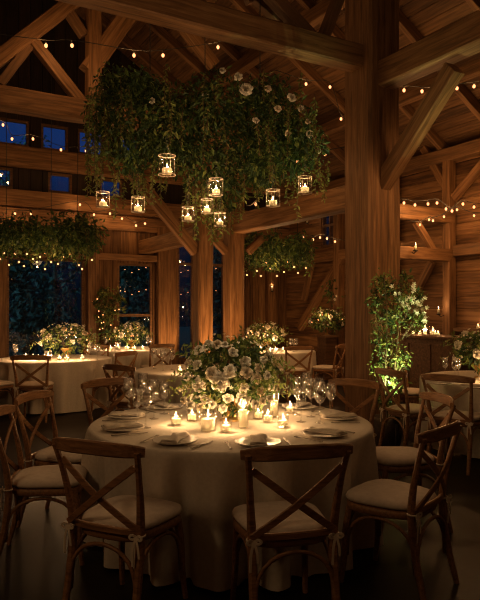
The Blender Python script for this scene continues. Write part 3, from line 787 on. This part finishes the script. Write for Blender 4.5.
def far_table(T, px, y0, rad, zc, lab, cands, glasses, clab, glab, nrose=14, power=.9, size=.075, fairy=0):
    p = PX(px, y0, T[1]); x = p.x
    ar = arrangement((x, T[1]+.05, TZ+.002), rad, zc, nrose, 420, lab, size=size, blooms=70, rose_r=.055, group='flower arrangements on the tables further back')
    for _ in range(fairy):
        d = rnd_dir(); d.z = abs(d.z)*.9-.2; d.y = -abs(d.y); bulb_obj(ar, Vector((d.x*rad[0]*.98, d.y*rad[1]*.98, zc+d.z*rad[2]*.98)), fairy_me, .6)
    if fairy: lamp('bouquet_glow', (x, T[1]-.32, TZ+zc+.02), 2.2, .12)
    for i, (dx, dy, pr) in enumerate(cands):
        candle(pr, (x+dx, T[1]+dy, TZ+.002), clab, clab.split(' on ')[-1] and 'candles '+clab[clab.find('on the'):], power, .09)
    for dx, dy in glasses:
        first_or_dup(WGB, (x+dx, T[1]+dy, TZ+.002), 0, glab, 'glasses '+glab[glab.find('on the'):])
far_table(T2, 66, 345, (.44,.36,.24), .30, 'wide bouquet of pale roses on the table before the wide dark window',
          [(-.42,-.30,VOT),(-.30,-.42,VOT),(-.14,-.46,HUR),(.02,-.44,VOT),(.14,-.46,VOT),(-.6,-.1,VOT),(.34,-.34,VOT),(-.52,-.36,VOT)],
          [(-.74,-.2),(-.66,-.36),(.44,-.3),(.52,-.18),(.58,-.36),(-.8,-.05)],
          'small glowing candle on the table before the wide dark window', 'small wine glass on the table before the wide dark window', power=6.0, fairy=8)
far_table(T3, 131, 340, (.34,.3,.22), .29, 'bouquet of pale roses on the farthest table beside the potted tree',
          [(-.34,-.3,VOT),(-.18,-.4,HUR),(.0,-.42,VOT),(.14,-.42,VOT),(.28,-.34,VOT)], [(.42,-.2),(.38,-.36),(-.46,-.16)],
          'small glowing candle on the farthest table beside the potted tree', 'small wine glass on the farthest table beside the potted tree', 10, 5.0, fairy=8)
far_table(T5, 266, 340, (.38,.34,.22), .30, 'bouquet of pale roses glowing on the table under the round garland',
          [(-.3,-.32,VOT),(-.12,-.42,HUR),(.06,-.44,VOT),(.16,-.42,VOT),(.3,-.32,VOT)], [(.46,-.1),(.55,-.2),(.5,-.3)],
          'small glowing candle on the table under the round garland', 'small wine glass on the table under the round garland', 12, 4.5, fairy=16)
far_table(T6, 482, 358, (.30,.30,.24), .30, 'loose bouquet of pale blooms on the table cut by the picture edge',
          [(-.15,-.38,VOT),(.1,-.42,VOT),(.35,-.3,HUR)], [(-.38,-.22),(-.30,-.10),(-.42,-.02)],
          'glowing candle on the table cut by the picture edge', 'wine glass on the table cut by the picture edge', 10, 4.0)
for i, (x, y) in enumerate([(440,384),(474,388)]):
    p = PZ(x, y, TZ+.003); dup(PL, p, 0, ['dinner plate on the edge table, nearer the tree', 'dinner plate on the edge table, nearer its candle'][i], 'plates on the edge table')
    dup(NP, p+Vector((0,0,.019)), .9, ['napkin on the edge table, nearer the tree', 'napkin on the edge table, nearer its candle'][i], 'napkins on the edge table')
for i, (x, y) in enumerate([(180,373),(188,374)]):
    candle(VOT, PZ(x, y, TZ+.002), ['votive candle behind the rose centrepiece, beside two wine glasses', 'votive candle touching the rose outline on the half hidden table'][i], 'candles on the half hidden table', 4.5, .08)
for i, (x, y) in enumerate([(163,371),(172,370),(154,369)]):
    first_or_dup(WGA, PZ(x, y, TZ+.002), 0, ['wine glass of the half hidden table, second from its votives', 'wine glass of the half hidden table, next to its votives', 'wine glass of the half hidden table, furthest from its votives'][i], 'glasses on the half hidden table')

# ------------------------------------------------------------------ hanging greenery
def hanging(name, origin, blobs, nper, size, trails, lab, cords, white=0, cat='hanging greenery', mats=4):
    e = empty(name, origin); tag(e, lab, cat)
    b = MB(); st = MB()
    for (c, rad) in blobs:
        vol = rad[0]*rad[1]*rad[2]
        leaf_blob(b, c, rad, int(nper*(vol**.667)), size, mats, .3, .6, .75, (2,2,2,2,2,0,0,0,1))  # mostly the darkest leaf inside: shade of the voids put into colour
    for (p, L) in trails:
        p = Vector(p); sw = Vector((R.uniform(-.12,.12), R.uniform(-.12,.12), 0)); n = max(3, int(L/(size*.42))); prev = p; path = [p]
        for i in range(n):
            t = (i+1)/n; q = p+sw*math.sin(t*2.2)*L+Vector((0,0,-L*t)); path.append(q)
            for s_ in (-1, 1):
                d = Vector((R.uniform(-1,1), R.uniform(-1,1), -.7+R.uniform(-.3,.5)))
                b.leaf(q, d, rnd_dir(), size*R.uniform(.55,1.0), size*R.uniform(.25,.4), R.choice((0,1,1,1,3,3) if mats > 3 else (0,0,1,2)))
        st.tube(path, .004, 4)
    b.build('foliage', LEAVES[:mats], e); 
    for (p, q) in cords: cd = MB(); cd.tube([p, q], .006, 5); cd.build('hanging_cord', M['wire'], e)
    if st.v: tag(st.build('stems', M['stem'], e), kind='stuff')
    if white:
        for k_ in range(white):
            c, rad = R.choice(blobs); d = rnd_dir(); d.y = -abs(d.y)
            add_rose(e, Vector(c)+Vector((d.x*rad[0], d.y*rad[1], d.z*rad[2])), d, R.uniform(.035,.06), k_, 'blossom')
    return e
HO = PX(205, 150, 7.0)
def hp(x, y, dy=0): return PX(x, y, 7.0+dy)-HO
big = []
for x, y, rx, rz in [(118,85,22,20),(108,120,24,30),(140,84,20,14),(150,115,34,36),(185,120,36,40),(215,105,34,34),(250,110,32,34),(270,95,22,22),(285,125,30,32),(305,145,22,24),(245,150,36,34),(205,160,34,32),(165,150,26,26),(225,185,26,24),(285,160,24,18),(130,150,22,24),(262,170,22,20)]:
    s = 7.0/F; big.append((hp(x, y, R.uniform(-.35,.35)), (rx*s, R.uniform(.3,.48), rz*s)))
tr = []
for x0, x1, y0, y1, n, l0, l1 in [(86,110,70,150,16,.3,.7),(110,180,140,180,26,.25,.55),(180,250,165,200,30,.25,.5),(250,330,140,185,24,.2,.45),(90,170,70,100,16,.5,.9),(192,228,170,200,18,.3,.55)]:
    for _ in range(n): tr.append((hp(R.uniform(x0,x1), R.uniform(y0,y1), R.uniform(-.5,.45)), R.uniform(l0,l1)))
for _ in range(26): tr.append((hp(R.uniform(88,320), R.uniform(60,130), -.5), R.uniform(.3,.6)))
hg = hanging('hanging_greenery', HO, big, 5600, .072, tr, 'great cloud of trailing leafy branches hung from the beams above the large table',
        [(hp(150,90), hp(150,90)+Vector((0,0,1.9))), (hp(260,95), hp(260,95)+Vector((0,0,1.9))), (hp(205,90), hp(205,90)+Vector((0,0,2.0)))], 0)
for k_, (x, y, r) in enumerate([(246,88,.075),(292,97,.055),(278,108,.045),(301,108,.04),(310,133,.05),(268,88,.045),(238,76,.05),(256,120,.04),(288,133,.04),(318,150,.04),(222,70,.04),(308,121,.035),(152,100,.04),(205,95,.04)]):
    add_rose(hg, hp(x, y, -.48), Vector((R.uniform(-.4,.4), -1, .2)), r, k_, 'white_flower')

def ring_garland(name, cx_, cy_px, Y, rx, rz, lab, n, zb):
    o = PX(cx_, cy_px, Y); bl = []
    for i in range(n):
        a = 2*PI*i/n; bl.append((Vector((rx*.74*cos(a), .62*sin(a), R.uniform(-.05,.05))), (rx*.34, .3, rz*R.uniform(.75,1.0))))
    tr_ = [(Vector((R.uniform(-rx,rx)*.95, R.uniform(-.6,.6), R.uniform(-.1,.1))), R.uniform(.2,.42)) for _ in range(46)]
    top = zb-o.z
    return hanging(name, o, bl, 4200, .095, tr_, lab, [(Vector((-rx*.6,0,0)), Vector((-rx*.6,0,top))), (Vector((rx*.6,0,0)), Vector((rx*.6,0,top))), (Vector((0,.5,0)), Vector((0,.5,top)))], cat='garland', mats=3), o
gl, glo = ring_garland('leafy_garland', 42, 236, 10.2, .98, .40, 'thick leafy garland with fairy lights hung before the wide dark window', 9, 6.0)
gr_, gro = ring_garland('leafy_garland', 277, 249, 11.2, .62, .38, 'round leafy garland with fairy lights hung by the wooden wall', 7, 5.0)

# ------------------------------------------------------------------ bulbs
def strand(pts, bulbs, lab, sc=1.0, power=0, name='string_lights', me=None, wr=.006, drop=.03, loose=()):
    """wire through world points with a bulb hung at each place in bulbs"""
    pts = [Vector(p) for p in pts]; o = pts[0]; e = empty(name, o); tag(e, lab, 'string lights')
    w = MB(); w.tube(catmull([p-o for p in pts], 5), wr, 5)
    for p in list(bulbs): w.tube([Vector(p)-o+Vector((0,0,drop)), Vector(p)-o], wr*.8, 4)
    w.build('wire', M['wire'], e)
    for p in bulbs: bulb_obj(e, Vector(p)-o, me or bulb_me, sc)
    if power:
        for p in list(bulbs)[::2]: lamp('bulb_light', Vector(p)+Vector((0,-.05,-.06)), power, .03, (1, .47, .15))
    return e
def hang(plist, fn, z=.03): return [fn(x, y) for x, y in plist]
def mkstrand(plist, fn, lab, ends=(), sc=1.0, dy=1.6, **kw):
    kw.setdefault('power', 3.6)
    bl = [fn(x, y) for x, y in plist]; up = [fn(x, y-dy) for x, y in plist]
    pts = ([fn(*ends[0])] if ends else [])+up+([fn(*ends[1])] if len(ends) > 1 else [])
    return strand(pts, bl, lab, sc, drop=(bl[0].y)*dy/F, **kw)
mkstrand([(46,43),(72,43),(134,53),(163,53),(218,45)], lambda x, y: PB(x, y, 8.3), 'bulb string along the roof truss above the greenery', [(-30,30),(262,30)], 1.2, 3)
mkstrand([(306,82),(330,85),(341,117)], lambda x, y: PB(x, y, 8.4), 'short bulb string between the front beam and the big timber post', [(275,70),(352,120)], 1.2, 2)
mkstrand([(404,88),(422,89),(441,89),(457,86),(474,84)], lambda x, y: PX(x, y, 8.3), 'bulb string under the sloping roof beyond the knee brace', [(392,88),(520,76)], 1.1, 2)
mkstrand([(3,123),(12,137),(33,137),(61,148),(86,149)], lambda x, y: PB(x, y, 11.6), 'bulb string in front of the blue gable panes', [(-30,118),(120,150)], 1.2, 2)
mkstrand([(15,212),(31,212),(80,203),(94,213),(110,212),(122,217),(136,224),(145,222)], lambda x, y: PB(x, y, 12.85), 'bulb string along the plank band above the windows', [(-30,206),(160,214)], 1.2, 2)
mkstrand([(404,201),(415,203),(428,202),(437,201),(446,207),(452,209),(463,202),(474,205)], lambda x, y: PX(x, y, 10.2), 'upper bulb string round the post by the side wall', [(396,199),(515,204)], 1.15, 2)
mkstrand([(420,223),(429,218),(433,219),(444,215),(457,208),(474,214)], lambda x, y: PX(x, y, 10.4), 'lower bulb string round the post by the side wall', [(406,220),(515,212)], 1.0, 1.5)
mkstrand([(303,236),(313,238),(320,236),(327,237),(335,240)], lambda x, y: PX(x, y, 12.4), 'bulb string on the beam beside the round garland', [(292,236),(350,241)], 1.1, 1.5)
mkstrand([(256,202),(287,162),(297,159),(325,152)], lambda x, y: PX(x, y, 8.0), 'bulb string at the lower edge of the great hanging greenery', [(246,206),(352,146)], 1.0, 1.5)
# fairy lights hung under the two garlands
for lab, Y, pl, o in (('cluster of fairy lights dangling under the garland at the wide dark window', 10.1, [(4,253),(15,254),(19,262),(27,254),(33,259),(37,262),(45,269),(51,262),(63,257),(76,260),(79,265),(82,269),(92,260),(9,265),(0,259),(45,253),(40,257),(58,264),(70,254),(24,266)], glo),
                      ('cluster of fairy lights dangling under the round garland by the wooden wall', 11.1, [(250,265),(257,271),(261,276),(270,269),(275,265),(277,276),(284,272),(294,267),(298,273),(306,268),(247,275),(266,263),(288,262)], gro)):
    e = empty('fairy_lights', o); tag(e, lab, 'fairy lights'); w = MB()
    for x, y in pl:
        p = PX(x, y, Y+R.uniform(-.35,.35))-o; w.tube([p, p+Vector((0,0,.25+R.uniform(0,.1)))], .003, 4); bulb_obj(e, p, fairy_me, .95)
    w.build('wire', M['wire'], e)
# garden strings seen through the narrow windows
for b0, yy, lab in ((14.6, 270, 'upper string of tiny garden lights outside the narrow windows'), (15.0, 292, 'lower string of tiny garden lights outside the narrow windows')):
    mkstrand([(x, yy+2.5*sin(x*.25)) for x in range(118, 226, 7)], lambda x, y: PB(x, y, b0), lab, [(96,yy),(246,yy)], .7, 1, name='garden_string_lights', me=fairy_me, power=.01)

# ------------------------------------------------------------------ hanging candle lanterns
def make_lantern():
    e = empty('hanging_lantern'); tag(e, 'x', 'lantern')
    b = MB(); r, h = .085, .20
    b.lathe([(r,0),(r*1.0,h),(r*.97,h),(r*.97,.006)], 24, cap0=True); b.build('glass_cylinder', M['glass_thin'], e)
    b = MB()
    for z in (0, h): b.tube([(r*1.03*cos(a), r*1.03*sin(a), z) for a in [2*PI*i/24 for i in range(25)]], .0045, 6)
    for k_ in range(4):
        a = PI/4+k_*PI/2; b.tube([(r*1.03*cos(a), r*1.03*sin(a), 0), (r*1.03*cos(a), r*1.03*sin(a), h)], .0018, 5)
    b.build('frame', M['rim_metal'], e)
    b = MB(); b.tube([(0,0,h+.085),(0,0,h+.5)], .003, 5)
    for k_ in range(2): a = PI/4+k_*PI; b.tube(catmull([(r*1.03*cos(a), r*1.03*sin(a), h), (r*.7*cos(a), r*.7*sin(a), h+.055), (0,0,h+.09)]), .002, 5)
    b.build('cord', M['wire'], e)
    b = MB(); b.lathe([(.050,.008),(.052,.062),(.045,.069),(.01,.066)], 16, cap1=True); b.build('candle', M['wax'], e)
    make_flame(e, .070, sc=1.3)
    return e
LAN = make_lantern()
for x, y, w_, lab in [(167,175,17,'largest hanging glass lantern, highest of the group on the window side'), (103,207,13,'hanging lantern furthest toward the wide window, below the trailing vine'),
                     (138,212,13,'hanging lantern before the plank band, second from the wide window'), (216,195,14,'hanging lantern above the twin posts, topmost of the close four'),
                     (207,213,12,'small hanging lantern in the middle of the close four'), (188,221,12,'hanging lantern of the close four nearest the window side'),
                     (220,226,11.5,'lowest hanging lantern, right over the twin posts'), (273,206,14,'hanging lantern under the arcade beam side of the greenery'), (305,193,14,'hanging lantern nearest the big timber post')]:
    Y = 5.95 if y < 220 else 5.72; p = PX(x, y, Y); sc_ = w_*Y/F/.175
    l_ = first_or_dup(LAN, p, R.uniform(0,1.5), lab, 'hanging glass candle lanterns'); l_.scale = (sc_, sc_, sc_)
    lamp('lantern_light', p+Vector((0,0,.13*sc_)), 5.0, .02); lamp('wax_glow', p+Vector((0,0,.05*sc_)), .07, .004)

# ------------------------------------------------------------------ potted trees
def potted_tree(loc, px_list, Y, lab, nl, size, seed, hgt, lights=0, bloss=()):
    nl *= 2.4; e = empty('potted_tree', loc); tag(e, lab, 'potted tree'); o = Vector(loc)
    b = MB(); b.lathe([(.13,0),(.17,.28),(.18,.32),(.16,.32),(.15,.27)], 20, cap1=True); b.build('pot', M['pot'], e)
    tr_ = MB(); fo = MB()
    for k_ in range(4):
        a = k_*1.7; tr_.tube(catmull([(.04*cos(a), .04*sin(a), .26), (.07*cos(a+.6), .07*sin(a+.6), hgt*.4), (.12*cos(a+1), .10*sin(a+1), hgt*.7), (.16*cos(a+.8), .14*sin(a+.8), hgt*.95)]), .014, 6, scale=lambda t: 1-.75*t)
    for x, y, rx, rz in px_list:
        c = PX(x, y, Y)-o; s = Y/F
        leaf_blob(fo, c, (rx*s, rx*s*.9, rz*s), int(nl*rx*rz), size, 4, .1, .6, .3)
        for _ in range(5):
            d = rnd_dir(); tr_.tube([(c.x*.5, c.y*.5, c.z-.25), (c.x+d.x*rx*s*.9, c.y+d.y*rx*s*.8, c.z+d.z*rz*s*.9)], .004, 4)
    tr_.build('trunk', M['stem'], e); fo.build('foliage', LEAVES, e)
    if bloss:
        fl = MB()
        for (x, y) in bloss:
            for _ in range(4):
                p = PX(x+R.uniform(-5,5), y+R.uniform(-5,5), Y-R.uniform(0,.2))-o; d = Vector((R.uniform(-.7,.7), -1, R.uniform(-.4,.6))).normalized(); s_ = d.orthogonal().normalized(); t_ = d.cross(s_); a0 = R.uniform(0,2)
                for q in range(5): aa = a0+2*PI*q/5; fl.leaf(p, s_*cos(aa)+t_*sin(aa)+d*.4, d, .032, .02)
        fl.build('white_blossoms', M['blossom'], e)
    if lights:
        w = MB(); 
        for _ in range(lights):
            x, y, rx, rz = R.choice(px_list); d = rnd_dir(); s = Y/F; p = PX(x, y, Y)-o+Vector((d.x*rx*s, -abs(d.y)*rx*s, d.z*rz*s)); bulb_obj(e, p, fairy_me, .7)
    return e
potted_tree((1.67, 6.98, 0), [(384,284,13,16),(402,298,16,16),(390,318,20,16),(376,300,10,14),(414,318,11,14),(384,342,15,16),(400,358,12,14),(380,368,11,15),(394,384,13,14),(418,298,9,12),(386,402,12,9),(406,278,8,11),(422,316,7,9)], 6.98,
            'slender leafy potted tree lit from below against the big timber post', .40, .058, 3, 2.0, bloss=[(410,296),(416,302),(406,306),(420,300),(426,306),(414,312),(422,318),(402,300),(411,288),(395,290)])
potted_tree(tuple(PX(107,310,13.2).xy)+(0,), [(105,295,9,9),(112,310,10,10),(103,320,9,10),(110,333,9,8),(118,298,6,8),(99,302,6,8)], 13.2,
            'leafy potted tree glowing beside the narrow window behind the farthest table', .55, .11, 4, 1.9, 16)
lamp('tree_glow', PX(112, 332, 12.75), 5.0, .06)
# small floor uplight at the foot of the tree
e = empty('uplight', (1.70, 6.74, 0)); tag(e, 'small black uplight on the floor at the foot of the green-lit tree', 'uplight')
b = MB(); b.lathe([(.05,0),(.055,.01),(.02,.02),(.012,.06),(.012,.30)], 14, cap1=True); b.build('base', M['iron'], e)
b = MB(); b.lathe([(.03,.29),(.04,.30),(.045,.37),(.04,.37),(.036,.365)], 16); b.build('head', M['iron'], e)
b = MB(); b.lathe([(.036,.362),(.02,.366),(.002,.367)], 14, cap1=True); b.build('lens', emit('uplight_lens', (1,.9,.5), 1.5), e)
def spot(name, loc, target, power, angle, color, size=.05):
    l = bpy.data.lights.new(name, 'SPOT'); l.energy = power; l.spot_size = math.radians(angle); l.spot_blend = .7; l.color = color; l.shadow_soft_size = size
    o = bpy.data.objects.new(name, l); COL.objects.link(o); o.location = loc
    o.rotation_euler = (Vector(target)-Vector(loc)).to_track_quat('-Z', 'Y').to_euler(); return o
spot('uplight_beam', (1.70, 6.74, .40), (1.62, 7.0, 1.6), 270, 62, (.88, 1, .42))

# ------------------------------------------------------------------ bar and wall ledge
e = empty('bar_counter', BW(7.75, 7.15, 0), PI/6); tag(e, 'dark wooden bar counter with candles, behind the green-lit tree', 'bar counter')
b = MB(); b.box((-.28,-.75,0), (.28,.75,1.06)); b.build('cabinet', M['timber_dark'], e)
b = MB(); b.plank([(0,-.82,1.085),(0,.82,1.085)], .70, .05); b.build('counter_top', M['timber_dark'], e)
for k_ in range(3):
    b = MB(); b.box((-.30,-.68+k_*.47,.1), (-.28,-.26+k_*.47,.98)); b.build('front_panel', M['timber_dark'], e)
for proto, x, lab in [(VOT,399,'small candle at the tree end of the bar'), (VOT,413,'low candle on the bar beside the leaning blossom'), (TALL,425,'tallest candle glass, in the middle of the bar'), (VOT,420,'small candle at the foot of the tall bar candle'), (HUR,433,'wide glass candle at the far end of the bar'), (VOT,438,'small candle at the outer end of the bar')]:
    dx = (x-CX)/F; a_ = 7.62; Y = a_/(S30+C30*dx); candle(proto, (dx*Y, Y, 1.111), lab, 'candles on the bar', 1.4, .09)
p = PA(478, 330, W2A-.1); candle(VOT, (p.x, p.y, 1.201), 'single candle on the wall ledge by the picture edge', None, .8, .09)
def sconce(x, y, plane, c, lab, off):
    p = plane(x, y, c); d = off; e = empty('wall_sconce', p); tag(e, lab, 'wall sconce')
    b = MB(); b.tube([(d.x*.0, d.y*.0, -.06), (d.x*.6, d.y*.6, -.08), (d.x, d.y, -.05)], .008, 6); b.build('bracket', M['iron'], e)
    b = MB(); b.lathe([(.02,-.05),(.045,-.04),(.05,-.03)], 14, (d.x,d.y,0), cap1=True); b.build('dish', M['iron'], e)
    b = MB(); b.lathe([(.022,-.03),(.022,.05),(.004,.05)], 10, (d.x,d.y,0), cap1=True); b.build('candle', M['wax'], e)
    b = MB(); b.lathe([(.0005,.055),(.007,.066),(.008,.076),(.005,.092),(.0005,.105)], 8, (d.x,d.y,0), cap1=True); b.build('flame', M['flame'], e)
    lamp('sconce_light', p+Vector((d.x, d.y, .13)), 1.6, .02)
din = -BW(1,0,0)*.14; dn = -BW(0,1,0)*.14
sconce(412, 249, PB, 7.68, 'candle sconce on the aisle beam above the green-lit tree', dn*.6)
sconce(269, 290, PB, W1B-.02, 'candle sconce on the plank wall under the round garland', dn)
sconce(444, 312, PA, W2A-.24, 'candle sconce on the side wall post above the bar', din)
sconce(312, 222, PA, W2A-.2, 'candle sconce high on the side wall beside the round garland', din)
# planter with lit flowers against the side wall
p = PA(327, 335, W2A-.5); e = empty('wooden_pedestal', (p.x, p.y, 0), PI/6); tag(e, 'wooden pedestal under the lit flowers against the side wall', 'pedestal')
b = MB(); b.box((-.2,-.2,0), (.2,.2,.06)); b.box((-.15,-.15,.06), (.15,.15,.92)); b.build('column', M['timber_dark'], e)
b = MB(); b.box((-.22,-.22,.92), (.22,.22,.97)); b.build('top', M['timber_dark'], e)
ar = arrangement((p.x, p.y, .972), (.40,.34,.24), .31, 6, 420, 'leafy bouquet glowing with fairy lights on the wooden pedestal', size=.1, vase=True, blooms=60, rose_r=.06)
for _ in range(12):
    d = rnd_dir(); d.z = abs(d.z); bulb_obj(ar, Vector((d.x*.36, d.y*.3, .26+d.z*.24)), fairy_me, .7)
lamp('planter_light', (p.x-.12, p.y-.42, 1.42), 6.0, .05)
# leafy branch hung on the side wall under the window, above the pedestal
pw = PA(333, 290, W2A-.2); bl = [(Vector((0,0,0)), (.26,.15,.28)), (Vector((.1,0,-.15)), (.22,.14,.2))]
hanging('wall_greenery', pw, bl, 1500, .1, [], 'small dark leafy wreath on the side wall above the pedestal', [], 5, cat='wall greenery', mats=3)

# ------------------------------------------------------------------ light of the room
def aim(name, loc, power, radius=.25, color=(1, .5, .18)): return lamp(name, loc, power, radius, color)
# clusters of warm bulbs: lamps stand where the strings and garlands hang
aim('garland_glow', PX(45, 268, 9.7), 11, .15); aim('garland_glow', PX(277, 280, 10.6), 16, .12)
aim('string_and_fill_glow', PX(452, 212, 9.9), 23, .08); aim('string_and_fill_glow', PX(420, 196, 9.8), 14, .08)
aim('string_and_fill_glow', PX(120, 222, 11.6), 7, .1); aim('string_and_fill_glow', PX(318, 236, 12.0), 9, .08)
aim('string_and_fill_glow', PX(440, 92, 8.2), 8, .08); aim('string_and_fill_glow', PX(60, 46, 8.4), 7, .08); aim('string_and_fill_glow', PX(148, 56, 8.6), 7, .08); aim('string_and_fill_glow', PX(310, 86, 8.6), 6, .08)
# unseen fill lamps added over the hall's front half and behind the viewer
for p_, w_ in (((-3.0, 1.0, 3.0), 40), ((.9, -.6, 3.4), 8), ((2.8, 1.6, 3.6), 7), ((-2.8, 2.8, 3.6), 4), ((.2, 3.0, 4.2), 7), ((3.2, 4.6, 3.4), 5), ((-1.3, 4.7, 4.15), 3), ((1.0, 4.9, 4.2), 5)):
    aim('string_and_fill_glow', p_, w_, .2, (1, .60, .28))
# warm uplighting on the posts (fixtures stand hidden behind the tables)
spot('post_uplight', BW(AR-.75, T2B-.7, .2), BW(AR-.4, T2B, 2.2), 260, 60, (1, .5, .17))
spot('post_uplight', BW(AR+.25, T1B-.8, .25), BW(AR, T1B-.1, 2.6), 200, 60, (1, .5, .17))
spot('post_uplight', BW(8.0, 11.4, .2), BW(8.6, 12.6, 2.2), 35, 100, (1, .5, .17))
spot('post_uplight', BW(5.6, 12.3, .2), BW(5.5, 13.1, 2.4), 110, 100, (1, .5, .17))
spot('post_fill_spot', BW(5.5, 3.2, 4.0), BW(AR, T1B-.2, 2.2), 190, 60, (1, .5, .18), .4)  # unseen spot added to brighten the big post's face
spot('rose_fill_spot', (.25, 2.7, 4.2), (T1[0], T1[1], 1.0), 170, 24, (1, .66, .34), .06)  # unseen spot added to light the rose centrepiece from above
# dusk light on the garden
s = bpy.data.lights.new('dusk', 'SUN'); s.energy = 1.3; s.color = (.35, .85, 1); s.angle = .5
o = bpy.data.objects.new('dusk', s); COL.objects.link(o); o.rotation_euler = (BW(.8,.35,-.5)).to_track_quat('-Z', 'Y').to_euler()

w = bpy.data.worlds.new('dusk_sky'); scene.world = w; w.use_nodes = True; nt = w.node_tree
bg = nt.nodes['Background']; tc = nt.nodes.new('ShaderNodeTexCoord'); sp = nt.nodes.new('ShaderNodeSeparateXYZ'); nt.links.new(tc.outputs['Generated'], sp.inputs[0])
rp = ramp(nt, [(.0, (.002, .006, .012)), (.15, (.003, .010, .03)), (.24, (.012, .045, .19)), (.6, (.012, .04, .15))]); nt.links.new(sp.outputs[2], rp.inputs[0])
nt.links.new(rp.outputs[0], bg.inputs[0]); bg.inputs[1].default_value = .6

# ------------------------------------------------------------------ camera
cam = bpy.data.cameras.new('camera'); co = bpy.data.objects.new('camera', cam); COL.objects.link(co)
co.location = (0, 0, H); co.rotation_euler = (PI/2, 0, 0)
cam.sensor_fit = 'VERTICAL'; cam.sensor_height = 36; cam.lens = F/600*36; cam.shift_y = (CY-300)/600
cam.clip_start = .05; cam.clip_end = 200
cam.dof.use_dof = True; cam.dof.focus_distance = 4.1; cam.dof.aperture_fstop = 9.0
scene.camera = co
vs = scene.view_settings; vs.view_transform = 'Standard'; vs.look = 'None'; vs.gamma = 1; vs.exposure = 0; vs.use_curve_mapping = False
scene.cycles.filter_width = 1.1; scene.cycles.max_bounces = 8; scene.cycles.transparent_max_bounces = 24; scene.cycles.sample_clamp_indirect = 3
